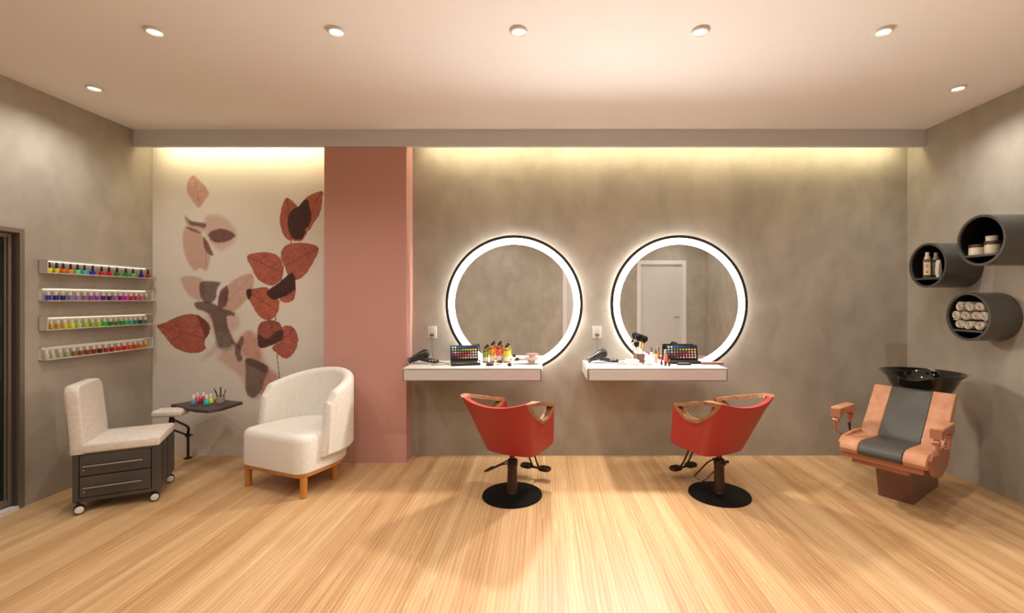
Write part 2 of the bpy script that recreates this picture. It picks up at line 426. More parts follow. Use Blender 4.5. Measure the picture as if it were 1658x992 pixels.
    for k in range(len(S)-1):
        p, q = S[k], S[k+1]
        e = (q-p); L = e.length_squared; t = np.clip(((u-p.x)*e.x + (v-p.y)*e.y)/L, 0, 1)
        dd = np.sqrt((u-p.x-t*e.x)**2 + (v-p.y-t*e.y)**2); a = np.clip(2.0-dd, 0, 1)[..., None]*.9
        col = col*(1-a) + np.array([.03, .012, .01])*a
    leaf([(552,213),(590,240),(605,262),(600,300),(580,350),(572,376),(545,360),(528,310),(533,260)], RED, 1.3, 1, .3, ((572,376),(556,215)), .3)
    leaf([(688,188),(640,205),(612,232),(605,262),(632,340),(655,312),(683,265),(690,215)], RED, 1.3, 1, .3, ((615,330),(686,190)), .3)
    leaf([(575,372),(610,378),(630,350),(642,315),(600,330)], RED, 1.3, 1, .3)
    leaf([(600,245),(632,218),(648,280),(640,320),(626,330),(625,350),(605,372),(575,365),(558,320),(562,280),(580,255)], BLK, 1.6, 1, .3)
    leaf([(675,403),(620,385),(570,388),(540,405),(532,440),(545,470),(560,510),(590,528),(630,500),(660,450)], RED, 1.3, 1, .3, ((545,475),(673,405)), .3)
    leaf([(403,437),(450,422),(500,425),(530,445),(540,475),(535,520),(500,548),(450,530),(425,490)], RED, 1.3, 1, .3, ((538,498),(403,437)), .3)
    leaf([(586,550),(582,600),(552,613),(528,603),(540,580)], RED, 1.3, 1, .3, None, .3)
    leaf([(400,570),(440,558),(480,556),(500,588),(525,605),(520,650),(490,680),(450,665),(420,620)], (.42,.11,.065), 1.3, 1, .3, ((520,645),(402,570)), .3)
    leaf([(400,568),(418,562),(420,585),(408,603)], BLK, 1.6, 1)
    leaf([(478,572),(520,540),(562,505),(580,502),(588,540),(580,568),(540,592),(500,602)], BLK, 1.5, 1, .4)
    leaf([(443,720),(455,690),(490,680),(525,690),(542,725),(535,755),(500,775),(450,783)], (.30,.085,.055), 1.3, 1, .35, ((515,778),(488,682)), .3)
    leaf([(445,735),(480,752),(515,722),(541,720),(537,755),(500,774),(450,783)], (.075,.026,.02), 3, .95, .3)
    leaf([(540,705),(575,705),(597,745),(590,790),(560,825),(530,818),(498,785),(530,762),(543,735)], RED, 1.3, 1, .3, ((512,778),(580,715)), .3)
    me = bpy.data.meshes.new('wall_mural'); nv = nx*nz
    co = np.zeros((nv*1, 3)); co[:, 0] = gx.ravel(); co[:, 1] = YB-.004; co[:, 2] = gz.ravel()
    idx = np.arange(nv).reshape(nz, nx)
    q = np.stack([idx[:-1, :-1], idx[:-1, 1:], idx[1:, 1:], idx[1:, :-1]], -1).reshape(-1, 4)
    # thin back and edges so that the wallpaper panel has a thickness
    extra = np.array([(MX0, YB, 0), (MX1, YB, 0), (MX1, YB, MZ1), (MX0, YB, MZ1)])
    me.from_pydata(np.vstack([co, extra]).tolist(), [], q.tolist() + [[nv+1, nv, nv+3, nv+2], [nv, idx[0,0], idx[-1,0], nv+3], [nv+1, nv+2, idx[-1,-1], idx[0,-1]]])
    ca = me.color_attributes.new('paint', 'FLOAT_COLOR', 'POINT')
    arr = np.ones((nv+4, 4)); arr[:nv, :3] = np.clip(col.reshape(-1, 3), 0, 1); arr[nv:, :3] = (.72, .665, .59)
    ca.data.foreach_set('color', arr.ravel().astype(np.float32))
    m = mat('mural_print', (.6, .6, .5, 1), .8); at_ = N(m, 'ShaderNodeVertexColor'); at_.layer_name = 'paint'
    lk(m, at_.outputs['Color'], m.node_tree.nodes['Principled BSDF'].inputs['Base Color'])
    me.materials.append(m); o = bpy.data.objects.new('wall_mural', me); C.objects.link(o)
    tag(o, 'cream wall mural of red and faded watercolour leaves left of the pink pier', 'mural')
mural()

# ------------------------------------------------------------------ ceiling downlights
def downlight(name_label, x, y, energy=DOWN_E):
    t = thing('ceiling_downlight', name_label, 'ceiling light', (x, y, CEIL), 0, None)
    b = MB(); b.lathe([(.030, -.001), (.031, -.006), (.036, -.012), (.044, -.009), (.047, -.001)], n=32); b.build('trim_ring', M['white_trim'], t)
    b = MB(); b.lathe([(.0305, -.001), (.0300, -.004), (.019, -.0055), (.018, -.0035), (.001, -.003)], n=32); b.build('bulb', M['lamp_glow'], t)
    l = bpy.data.lights.new('downlight_beam', 'SPOT'); l.energy = energy; l.color = DOWN_COL
    l.spot_size = math.radians(150); l.spot_blend = .9; l.shadow_soft_size = .015
    lo = bpy.data.objects.new('downlight_beam', l); C.objects.link(lo); lo.parent = t; lo.location = (0, 0, -.03)
    return t
row = [-1.994, -1.062, -.127, .805, 1.743]
nm = ['far left of the row of five', 'second from left of the row of five', 'middle of the row of five', 'second from right of the row of five', 'far right of the row of five']
for x, s in zip(row, nm): downlight('round recessed downlight in the ceiling, ' + s, x, 2.336)
downlight('round recessed downlight near the ceiling edge above the polish shelves', -2.92, 2.96)
downlight('round recessed downlight near the ceiling edge above the round wall shelves', 2.695, 2.96)
for yy, rn in ((.9, 'middle'), (-.4, 'rear')):
    for x, s in zip((-2.4, -.8, .8, 2.4), ('left end', 'left of centre', 'right of centre', 'right end')):
        downlight('round recessed downlight behind the viewer, %s row, %s' % (rn, s), x, yy)

# ------------------------------------------------------------------ round mirrors
def light_mirror(label, cx, beam):
    cz, R = 1.288, .575
    t = thing('round_mirror', label, 'mirror', (cx, YB, cz), 0, 'round ring-lit mirrors')
    b = MB(); b.lathe([(R-.021, -.020), (R-.021, -.043), (R+.003, -.043), (R+.003, -.020)], n=128, axis='Y', caps=False)
    L = [(R-.021, -.020), (R+.003, -.020)]; b.lathe(L, n=128, axis='Y', caps=False); b.build('frame', M['frame_blk'], t)
    b = MB(); b.lathe([(R-.074, -.0372), (R-.074, -.0395), (R-.019, -.0395), (R-.019, -.0372)], n=128, axis='Y', caps=False); b.build('light_ring', M['ring'], t)
    b = MB(); b.lathe([(R-.019, -.020), (R-.019, -.036), (.001, -.036)], n=128, axis='Y'); b.build('mirror_glass', M['mirror'], t)
    b = MB(); b.lathe([(R-.07, -.001), (R-.07, -.020), (.001, -.020)], n=96, axis='Y'); b.build('mount', M['frame_blk'], t)
    # added fill spot, not a fixture: stands in for ring light reaching the room
    for a, e in ((beam, FILL_E),):
        l = bpy.data.lights.new('fill_spot', 'SPOT'); l.energy = e; l.color = (1, .95, .88); l.spot_size = math.radians(176); l.spot_blend = .9; l.shadow_soft_size = .06
        lo = bpy.data.objects.new('fill_spot', l); C.objects.link(lo); lo.parent = t
        lo.location = ((R-.046)*math.cos(a), -.105, (R-.046)*math.sin(a)); lo.rotation_euler = (math.radians(-66), 0, 0)
    b = MB(); b.lathe([(R-.069, -.004), (R-.069, -.016), (R-.055, -.016), (R-.055, -.004)], n=128, axis='Y', caps=False); b.build('halo_strip', M['halo'], t)
    return t
light_mirror('round mirror with white light ring and black rim, left one above the bottle desk', -.247, math.radians(48))
light_mirror('round mirror with white light ring and black rim, right one reflecting a door', 1.142, math.radians(132))

# ------------------------------------------------------------------ floating desks
YD = 3.43
def desk(label, x0, x1, nx0, nx1):
    """white drawer-box desk; nx0..nx1 is where the mirror sits, the top stops in front of it there"""
    t = thing('floating_desk', label, 'desk', ((x0+x1)/2, YB, .71), 0, 'white floating desks under the mirrors')
    cx = (x0+x1)/2; z0, z1 = .0, .096
    def outl(i):
        pts = [(x0-cx+i, YD-YB+i)]; pts += [(x1-cx-i, YD-YB+i)]
        if nx1 < x1-.01: pts += [(x1-cx-i, 0), (nx1-cx, 0), (nx1-cx, -.047)]
        else: pts += [(x1-cx-i, -.047)]
        pts += [(nx0-cx, -.047), (nx0-cx, 0), (x0-cx+i, 0)]
        return pts
    b = MB(); b.rings([[(x, y, z) for x, y in outl(0)] for z in (0, .088)]); b.build('desk_box', M['grey_edge'], t, smooth=False)
    b = MB(); b.rings([[(x, y, z) for x, y in outl(.0)] for z in (.0885, .0955)]); b.build('desk_top', M['white_lam'], t, smooth=False)
    b = MB(); b.bb(x0-cx+.010, x1-cx-.010, YD-YB-.006, YD-YB+.001, .006, .082, .001, 1); b.build('drawer_front', M['white_lam'], t, smooth=False)
    b = MB()
    b.bb(x0-cx-.004, x0-cx+.001, YD-YB+.010, -.006, .006, .084); b.build('side_panel', M['white_lam'], t, smooth=False)
    b = MB(); b.bb(x1-cx-.001, x1-cx+.004, YD-YB+.010, -.05, .006, .084); b.build('side_panel', M['white_lam'], t, smooth=False)
    return t
dx0, dx1 = (652-VX)/F*YD, (877-VX)/F*YD
desk('white floating desk with bottles and bowl under the left mirror', dx0, dx1, -.57, .2)
ex0, ex1 = (951.5-VX)/F*YD, (1178-VX)/F*YD
desk('white floating desk with brushes and lipsticks under the right mirror', ex0, ex1, .81, 1.47 if ex1 > 1.48 else 3)
ZT = .8055                                     # desk surface

# ------------------------------------------------------------------ wall sockets
def socket(label, px, pz):
    p = at(px, pz, YB)
    t = thing('wall_socket', label, 'socket', (p.x, YB, p.z))
    b = MB(); b.box((0, -.005, 0), (.074, .010, .104), .003); b.build('cover_plate', M['white_lam'], t)
    b = MB(); b.box((0, -.014, -.022), (.036, .014, .020), .003); b.build('plug', M['cable'], t)
    return p
s1 = socket('white wall socket between the pink pier and the left mirror', 700, 537.5)
s2 = socket('white wall socket between the two round mirrors', 966.5, 537.5)

# ------------------------------------------------------------------ red styling chairs
def styling_chair(label, loc, rz):
    t = thing('styling_chair', label, 'chair', loc, rz, 'red styling chairs')
    b = MB(); b.lathe([(.001, 0), (.198, 0), (.203, .004), (.200, .012), (.06, .020), (.001, .020)], n=64); b.build('base', M['black_matt'], t)
    b = MB(); b.lathe([(.040, .020), (.034, .030), (.0335, .20), (.036, .205), (.036, .235), (.030, .245), (.018, .25), (.018, .295)], n=24); b.build('column', M['iron'], t)
    b = MB(); b.tube([(-.02, .045, .225), (-.06, .048, .212), (-.17, .045, .15), (-.19, .040, .145)], .005)
    b.tube([(-.02, -.045, .225), (-.06, -.048, .212), (-.17, -.045, .15), (-.19, -.040, .145)], .005)
    b.tube([(-.19, -.045, .145), (-.195, 0, .143), (-.19, .045, .145)], .007)
    b.cyl((-.0, -.05, .225), (0, .05, .225), .012); b.cyl((.02, -.03, .225), (.05, -.03, .225), .010)
    b.build('pump_lever', M['iron'], t)
    b = MB()
    for s in (-.025, .025): b.tube([(s, .20, .30), (s, .235, .27), (s, .30, .14), (s, .33, .095)], .0065)
    b.build('footrest_arm', M['iron'], t)
    for s in (-.075, .075):
        q = MB(); q.prism(rrect(.048, .036, .03), [(.006, .070), (0, .076), (0, .090), (.004, .094), (.010, .094), (.012, .090)])
        q.box((-.4*s, 0, .082), (.055, .030, .014), .003)
        for k in range(4): q.box((-.024+.016*k, 0, .094), (.004, .05, .004))
        o = q.build('foot_pad', M['iron'], t); o.location = (s, .335, 0)
    b = MB(); b.box((0, .325, .084), (.10, .020, .012), .003); b.build('footrest_bar', M['iron'], t)
    # tub: right half control points (top / bottom), mirrored
    tp = [(.215, .21, .600), (.236, .12, .622), (.25, .05, .642), (.272, -.06, .668), (.283, -.14, .688), (.270, -.205, .690), (.215, -.240, .678), (.12, -.262, .656), (0, -.27, .646)]
    bt = [(.175, .281, .318), (.185, .20, .312), (.190, .12, .306), (.192, .04, .302), (.190, -.01, .30), (.175, -.045, .30), (.13, -.070, .30), (.07, -.082, .30), (0, -.085, .30)]
    def full(P): return P + [(-x, y, z) for x, y, z in P[-2::-1]]
    T = catmull(full(tp), 6); B = catmull(full(bt), 6); n = len(T)
    top_s = [i/(n-1) for i in range(n)]
    h0, h1 = 1, 34                                # columns of the notch that holds the wooden loop (right side)
    hc = (h0+h1)/2
    def depth(i):
        j = min(i, n-1-i)
        if j <= h0 or j >= h1: return 0
        q = (j-h0)/(h1-h0)
        # D / rounded-triangle notch, deepest a bit behind its middle
        return .150 * (math.sin(PI*q**1.2))**.62
    TH = .034
    nrm = []
    for i in range(n):
        d = (T[min(i+1, n-1)]-T[max(i-1, 0)]); d.z = 0; d.normalize(); nrm.append(Vector((-d.y, d.x, 0)))
        if nrm[-1].dot(Vector((T[i].x, T[i].y+.05, 0))) < 0: nrm[-1] *= -1
    def pt(i, z, off):
        """point on the shell at column i, height z"""
        hz = (z-B[i].z)/(T[i].z-B[i].z)
        p = B[i].lerp(T[i], hz) + nrm[i]*off; p.z = z; return p
    K = 8; b = MB(); outer = []; inner = []
    for i in range(n):
        zt = T[i].z - depth(i)
        outer.append([pt(i, B[i].z + (zt-B[i].z)*k/K, 0) for k in range(K+1)])
        inner.append([pt(i, B[i].z + (zt-B[i].z)*k/K, -TH) for k in range(K+1)])
    loops = [outer[i] + inner[i][::-1] for i in range(n)]
    b.rings(loops); b.build('shell', M['red'], t)
    # underside
    b = MB(); b.rings([[(p.x*.98, p.y*.98, .300 if z == 0 else .33) for p in B] for z in (0, 1)]); b.build('seat_pan', M['red'], t)
    inn = [pt(i, .40, -TH) for i in range(n)]
    b = MB()
    lo = [(p.x, p.y) for p in inn]
    cxy = (sum(p[0] for p in lo)/n, sum(p[1] for p in lo)/n)
    b.rings([[((x-cxy[0])*s+cxy[0], (y-cxy[1])*s+cxy[1], z) for x, y in lo] for s, z in ((.95, .331), (.99, .35), (.99, .40), (.95, .425), (.80, .432))]); b.build('seat_cushion', M['red'], t)
    # wooden armrest loops
    for side in (0, 1):
        cols = list(range(h0, h1+1)); cols = cols if side == 0 else [n-1-c for c in cols]
        up = [(i, T[i].z) for i in cols]; dn = [(i, T[i].z-depth(i)) for i in cols[::-1]][1:-1]
        out = up + dn
        # inner hole: inset outline, measured in arc length
        arc = {cols[0]: 0.0}
        for a, c in zip(cols, cols[1:]): arc[c] = arc[a] + (T[c]-T[a]).length
        P2 = [Vector((arc[i], z)) for i, z in out]; m_ = len(P2)
        cen = Vector((sum(p.x for p in P2)/m_, sum(p.y for p in P2)/m_))
        def resolve(p):
            # arc length -> fractional column
            ks = sorted(arc, key=lambda c: arc[c])
            for a, c in zip(ks, ks[1:]):
                if arc[a] <= p.x <= arc[c]+1e-9:
                    f = (p.x-arc[a])/max(arc[c]-arc[a], 1e-9); return a, c, f
            return (ks[0], ks[1], 0) if p.x < 0 else (ks[-2], ks[-1], 1)
        def pos(p, off):
            a, c, f = resolve(p); return pt(a, p.y, off).lerp(pt(c, p.y, off), f)
        In = []
        for k in range(m_):
            p = P2[k]; a, c = P2[k-1], P2[(k+1) % m_]
            tg = (c-a).normalized(); nn = Vector((-tg.y, tg.x))
            if nn.dot(cen-p) < 0: nn = -nn
            dd = .024 if k < len(up) else .023
            q = p + nn*dd; q = Vector((min(max(q.x, .035), max(arc.values())-.035), q.y)); In.append(q)
        # keep the hole below the top rail
        for k in range(m_):
            a, c, f = resolve(In[k]); ztop = T[a].z*(1-f)+T[c].z*f
            zb = ztop - (depth(a)*(1-f)+depth(c)*f)
            In[k].y = max(min(In[k].y, ztop-.024), min(zb+.018, ztop-.024))
        b = MB(); o1, o2 = .006, -TH-.010
        R4 = [[pos(p, o1) for p in P2], [pos(p, o1) for p in In], [pos(p, o2) for p in In], [pos(p, o2) for p in P2]]
        V = [[b.bm.verts.new(p) for p in L] for L in R4]
        for a, c in ((0, 1), (1, 2), (2, 3), (3, 0)):
            for k in range(m_):
                l = (k+1) % m_
                b.bm.faces.new((V[a][k], V[a][l], V[c][l], V[c][k]))
        b._tag(b.bm.faces, M['arm_wood'])
        b.build('armrest', M['arm_wood'], t)
    return t
styling_chair('red tub styling chair with wooden armrests facing the left mirror', (-.211, 3.078, 0), math.radians(-27))
styling_chair('red tub styling chair with wooden armrests below the right desk', (1.193, 3.09, 0), math.radians(27))

# ------------------------------------------------------------------ white armchair
def armchair():
    f = Vector((-.387, -.922, 0)); mid = Vector((-1.872, 3.096, 0))
    rz = math.atan2(-.387, .922)              # local -y is the front
    rz = math.atan2(f.x, -f.y)
    t = thing('armchair', 'white upholstered tub armchair on amber wooden legs beside the pink pier', 'armchair', mid, rz)
    # local frame: x = viewer's right along the front edge, y = towards the back, origin at the middle of the front edge
    def dsh(hw, y0, tc, r, R, n=10):
        out = []
        for i in range(n+1):
            a = PI + PI/2*i/n; out.append((-hw+r + r*math.cos(a), y0+r + r*math.sin(a)))
        for i in range(n+1):
            a = 1.5*PI + PI/2*i/n; out.append((hw-r + r*math.cos(a), y0+r + r*math.sin(a)))
        for i in range(25):
            a = PI*i/24; out.append((R*math.cos(a), tc + R*math.sin(a)))
        return out
    b = MB(); b.prism(dsh(.310, 0, .246, .085, .310), [(.008, .162), (0, .170), (0, .365), (.006, .392), (.022, .408), (.05, .414), (.080, .415)]); b.build('seat', M['white_fabric'], t)
    b = MB(); b.prism(dsh(.299, .012, .246, .075, .299), [(.004, .136), (0, .140), (0, .160), (.004, .163)]); b.build('seat_base', M['leg_wood'], t)
    # shell
    tc, Ro, Ri = .246, .362, .286
    def prof(th, frac):
        pass
    secs = []
    def zt(s):   # s: 0 front of arm .. 1 back centre
        return [.615, .665, .715, .765, .79][0] + (.79-.615)*math.sin(min(s, 1)*PI/2)**1.15
    def section(side, s, endscale=1.0):
        """one closed loop across the shell"""
        pts = []
        straight = .30
        z0, z1 = .245, zt(s); hw = (Ro-Ri)/2; mid_r = (Ro+Ri)/2
        prof = []
        for k in range(9):       # rounded top (outer -> inner)
            a = PI*k/8; prof.append((hw*math.cos(a), z1-.034 + .034*math.sin(a)))
        prof += [(-hw, z0+(z1-z0)*.5)]
        for k in range(5): a = PI + PI*k/4; prof.append((hw*math.cos(a), z0+.02 + .02*math.sin(a)))
        prof += [(hw, z0+(z1-z0)*.5)]
        for off, z in prof:
            off *= endscale
            r = mid_r + off
            y0 = .170 + .035*(z-.245)/.37
            if s < straight:
                y = y0 + (tc-y0)*s/straight; x = r
            else:
                a = PI/2*(s-straight)/(1-straight); x = r*math.cos(a); y = tc + r*math.sin(a)
            if endscale < 1: y -= .0
            pts.append((x*side, y, z))
        return pts
    S = [i/26 for i in range(27)]
    L = []
    e0 = section(1, 0, .25); e0 = [(x, y-.016, z) for x, y, z in e0]; e1 = section(1, 0, .75); e1 = [(x, y-.010, z) for x, y, z in e1]
    L += [e0, e1] + [section(1, s) for s in S]
    Lm = [section(-1, s) for s in S[::-1][1:]]
    f1 = [(x, y-.010, z) for x, y, z in section(-1, 0, .75)]; f0 = [(x, y-.016, z) for x, y, z in section(-1, 0, .25)]
    L += Lm + [f1, f0]
    b = MB(); b.rings(L); b.build('backrest', M['white_fabric'], t)
    # legs (world positions of the feet turned into the local frame)
    Mi = (Matrix.Translation(mid) @ Matrix.Rotation(rz, 4, 'Z')).inverted()
    feet = [Vector((-2.107, 3.249, 0)), Vector((-1.60, 3.036, 0)), Vector((-1.545, 3.36, 0))]
    lf = [Mi @ p for p in feet]; lf.append(Vector((-lf[2].x, lf[2].y, 0)))
    for p in lf:
        b = MB(); b.lathe([(.016, 0), (.0215, .003), (.024, .137)], (p.x, p.y, 0), 20); b.build('leg', M['leg_wood'], t)
armchair()

# ------------------------------------------------------------------ manicure stool (drawer cart with seat)
def cart():
    A = Vector((-2.90, 2.80, 0)); rz = math.atan2(.467, .884)
    t = thing('drawer_stool', 'cream padded pedicure stool over a grey two-drawer cabinet on casters', 'stool', A, rz)
    Wd, L = .415, .38
    b = MB(); z0, z1 = .068, .366
    b.bb(0, .030, 0, .02, z0, z1, .002, 1); b.bb(Wd-.035, Wd, 0, .02, z0, z1, .002, 1)
    b.bb(.03, Wd-.035, .0, .02, z1-.012, z1); b.bb(.03, Wd-.035, 0, .02, z0, z0+.022)
    b.bb(0, Wd, .02, L, z0, z1, .002, 1)
    b.bb(Wd-.001, Wd+.006, .10, .19, z0+.03, z1-.002); b.bb(Wd-.001, Wd+.010, .20, L-.01, z0+.02, z1-.002)
    b.build('cabinet', M['steel_gray'], t)
    for za, zb in ((.228, .352), (.094, .222)):
        d = MB(); d.bb(.034, Wd-.039, -.004, .016, za, zb, .002, 1); o = d.build('drawer', M['steel_gray'], t)
        h = MB(); zz = za+.062; h.cyl((.055, -.022, zz), (Wd-.075, -.022, zz), .0045)
        for x in (.060, Wd-.080): h.cyl((x, -.002, zz-.004), (x, -.022, zz), .004)
        h.build('drawer_handle', M['handle'], o)
        h = MB(); h.cyl((.055, -.003, za+.036), (.055, -.008, za+.036), .006); h.build('lock', M['handle'], o)
    b = MB(); b.bb(.0, Wd+.008, -.010, L+.012, .366, .424, .012, 3); b.build('seat', M['cream_fabric'], t)
    # backrest slab with rounded top, leaning
    b = MB(); outl = []
    w2 = .385; top = .795
    P = [(-.008, .366), (-.008, .50), (-.006, .70)] + [(.05+(-.055)*math.cos(a), .735+.055*math.sin(a)) for a in [PI/2*i/5 for i in range(6)]] \
        + [(w2-.06+.06*math.sin(a), .73+.06*math.cos(a)) for a in [PI/2*i/5 for i in range(6)]] + [(w2, .60), (w2+.005, .50), (w2+.004, .366)]
    def lean(z): return -.034*max(0, (z-.42))/.37
    cy = w2/2
    loops = []
    for k, (off, sc) in enumerate(((-.010, .955), (-.010+.006, .985), (0.006, 1), (.044, 1), (.054, .985), (.060, .955))):
        loops.append([(off + lean(z) + (0), cy + (y-cy)*sc, .366 + (z-.366)*(sc*.35+.65)) for y, z in P])
    b.rings(loops); b.build('backrest', M['cream_fabric'], t)
    for cxp, cyp in ((.028, .0), (Wd-.03, .02), (Wd-.02, L-.02), (.03, L-.03)):
        q = MB(); q.cyl((0, 0, .045), (0, 0, .070), .010); q.lathe([(.001, -.017), (.026, -.017), (.027, -.010), (.027, .010), (.026, .017), (.001, .017)], (.010, .005, .030), 24, axis='X')
        o = q.build('caster', M['black'], t); o.location = (cxp, cyp, .001); o.rotation_euler = (0, 0, math.radians(-75))
        q = MB(); q.lathe([(.001, .0175), (.020, .0175), (.0215, .021), (.018, .025), (.001, .027)], (.010, .005, .0295), 24, axis='X')
        q.build('wheel_cover', M['caster'], o)
cart()

# ------------------------------------------------------------------ manicure arm stand with tray
def nail_stand():
    pole = Vector(((304.5-VX)/F*3.80, 3.80, 0))
    t = thing('manicure_stand', 'dark plum manicure tray on a bent bronze pole with white arm pad', 'tray stand', pole)
    g = lambda px, py, Y: at(px, py, Y) - pole
    b = MB(); b.lathe([(.001, .0), (.030, .0), (.030, .006), (.012, .010), (.010, .014)], n=20)
    b.tube([(0, 0, .008), g(304.5, 700, 3.80), g(305.5, 694, 3.79)], .010)
    b.tube([g(305.5, 696, 3.79), g(304.5, 691, 3.78), g(300, 688, 3.74), g(283, 680, 3.56), g(279, 677, 3.52)], .009)
    b.tube([g(303, 704, 3.79), g(285, 697.5, 3.60), g(270, 692, 3.48)], .008)
    b.cyl(g(300, 705.5, 3.79), g(311, 703.5, 3.79), .007); b.lathe([(.014, -.012), (.014, .012)], g(304.5, 704.5, 3.79), 16)
    b.cyl(g(278, 685, 3.50), g(278, 672, 3.50), .020, .014)
    b.build('pole', M['iron'], t)
    # tray outline
    Zt = .500
    pts = [(277, 654.5), (312, 648.5), (352, 645.5), (393, 650.2), (357, 661), (337, 664), (317, 662.8), (303, 660)]
    T = []
    for px, py in pts:
        Y = (CZ-Zt)*F/(py-VY); T.append(Vector(((px-VX)/F*Y-pole.x, Y-pole.y, Zt)))
    def ins(s, z):
        c = sum(T, Vector())/len(T); return [(c.x+(p.x-c.x)*s, c.y+(p.y-c.y)*s, z) for p in T]
    b = MB(); b.rings([ins(.985, Zt-.022), ins(1, Zt-.018), ins(1, Zt-.004), ins(.99, Zt)]); b.build('tray', M['tray'], t)
    b = MB(); b.rings([ins(.55, Zt-.036), ins(.72, Zt-.030), ins(.80, Zt-.022)])
    a = g(278, 671, 3.50); c = sum(T, Vector())/len(T)
    b.tube([(a.x, a.y, Zt-.040), (a.x+.08, a.y+.01, Zt-.034), (c.x-.06, c.y, Zt-.032)], .008); b.build('tray_bracket', M['iron'], t)
    # pad
    p = g(280, 665.5, 3.50)
    b = MB(); b.box((0, 0, 0), (.205, .13, .052), .018, 3); o = b.build('arm_pad', M['cream_fabric'], t); o.location = (p.x, p.y-.02, p.z-.002); o.rotation_euler = (0, 0, math.radians(12))
    return Zt
ZTR = nail_stand()

# ------------------------------------------------------------------ nail polish
def liquid(name, col): return mat(name, srgb(*col), .16, 0, Coat_Weight=.4)
M['glass_clear'] = mat('clear_glass', (.85, .86, .84, 1), .05, Transmission_Weight=.85, IOR=1.3)
M['cap_black'] = mat('cap_black', (.02, .014, .012, 1), .3); M['cap_white'] = mat('cap_white', (.85, .80, .74, 1), .4)
def round_polish(label, loc, col, group):
    t = thing('nail_polish', label, 'nail polish', loc, 0, group)
    b = MB(); b.lathe([(.008, 0), (.0125, .002), (.0165, .016), (.0165, .024), (.010, .030), (.006, .031)], n=18); b.build('bottle', liquid('polish', col), t)
    b = MB(); b.lathe([(.0085, .030), (.0088, .034), (.0055, .066), (.004, .068)], n=14); b.build('cap', M['cap_black'], t)
def square_polish(label, loc, col, group, rz=0, cap=None):
    t = thing('nail_polish', label, 'nail polish', loc, rz, group)
    b = MB(); b.box((0, 0, .0165), (.022, .022, .033), .004, 2); b.build('bottle', liquid('polish', col), t)
    b = MB(); b.lathe([(.0075, .033), (.0085, .036), (.0075, .060), (.006, .062)], n=14); b.build('cap', cap or M['cap_white'], t)
def shelf(label, z0, z1, endnear, y0=2.995, y1=3.81):
    t = thing('polish_shelf', label, 'wall shelf', (XL, y0, z0), 0, 'white polish shelves')
    D, L, Hh = .060, y1-y0, z1-z0
    b = MB(); b.bb(0, .003, 0, L, 0, Hh); b.build('back_panel', M['white_lam'], t, smooth=False)
    b = MB(); b.bb(0, D, 0, L, 0, .006); b.build('shelf_board', M['white_lam'], t, smooth=False)
    b = MB(); b.bb(0, D, 0, L, Hh-.006, Hh); b.build('top_board', M['white_lam'], t, smooth=False)
    b = MB(); y = 0 if endnear else L-.006
    b.bb(0, D, y, y+.006, .006, Hh-.006); b.build('end_panel', M['white_lam'], t, smooth=False)
    b = MB(); b.bb(.006, .012, .02, L-.02, Hh-.009, Hh-.006); b.build('light_strip', M['shelf_led'], t, smooth=False)
M['shelf_led'] = emit('shelf_led', (1, .86, .62), SHELF_E*1.2)
XS = XL+.033
def yof(px): return -XS*F/(VX-px)
SH = [(1.497, 1.587, True, 'top'), (1.312, 1.401, False, 'second'), (1.119, 1.207, True, 'third'), (.922, 1.009, False, 'bottom')]
for i, (a, c, e, s) in enumerate(SH):
    shelf({'top': 'topmost of four white polish shelves, black capped bottles', 'second': 'second white polish shelf down, blue to pink bottles', 'third': 'third white polish shelf down, yellow to green bottles', 'bottom': 'bottom white polish shelf, pale to red and orange bottles'}[s], a, c, e)
rowA = [(232, 'lemon yellow', (235,235,40)), (324, 'golden yellow', (222,205,25)), (408, 'orange', (245,95,25)), (504, 'amber orange', (245,150,30)), (593, 'mint', (120,220,180)), (682, 'turquoise', (30,205,215)), (787, 'royal blue', (10,20,215)), (900, 'bright red', (215,15,15)), (996, 'deep red', (195,12,15)), (1099, 'forest green', (10,125,20)), (1212, 'emerald green', (15,150,25)), (1304, 'light green', (85,205,70)), (1408, 'navy blue', (10,15,165)), (1493, 'cherry red', (200,20,30))]
rowB = [(222, 'cobalt blue', (45,45,190)), (320, 'indigo', (35,25,125)), (412, 'dark blue', (40,40,120)), (504, 'periwinkle', (120,130,200)), (602, 'lilac', (165,135,185)), (690, 'dusty mauve', (150,115,150)), (770, 'orchid', (165,65,190)), (850, 'violet', (150,70,190)), (928, 'purple', (105,20,125)), (1003, 'dark plum', (70,25,95)), (1077, 'pale violet', (185,110,195)), (1147, 'magenta purple', (160,20,145)), (1216, 'hot magenta', (225,30,215)), (1282, 'raspberry', (205,30,115)), (1348, 'cerise', (215,50,130)), (1416, 'rose pink', (210,120,130)), (1475, 'nude', (195,165,145))]
rowC = [(258, 'mustard', (205,160,25)), (348, 'ochre', (215,155,50)), (440, 'yellow', (225,205,20)), (530, 'acid yellow', (225,235,15)), (616, 'pale lime', (195,215,130)), (705, 'lime', (175,220,35)), (787, 'olive lime', (165,190,50)), (866, 'bright lime', (175,215,20)), (944, 'vivid green', (35,205,50)), (1018, 'mid green', (25,140,35)), (1090, 'moss green', (90,125,45)), (1158, 'jade', (50,145,90)), (1216, 'sea green', (60,190,125)), (1280, 'aqua', (70,185,175)), (1336, 'teal', (40,145,135)), (1400, 'dark green', (45,85,65)), (1466, 'slate teal', (85,135,135))]
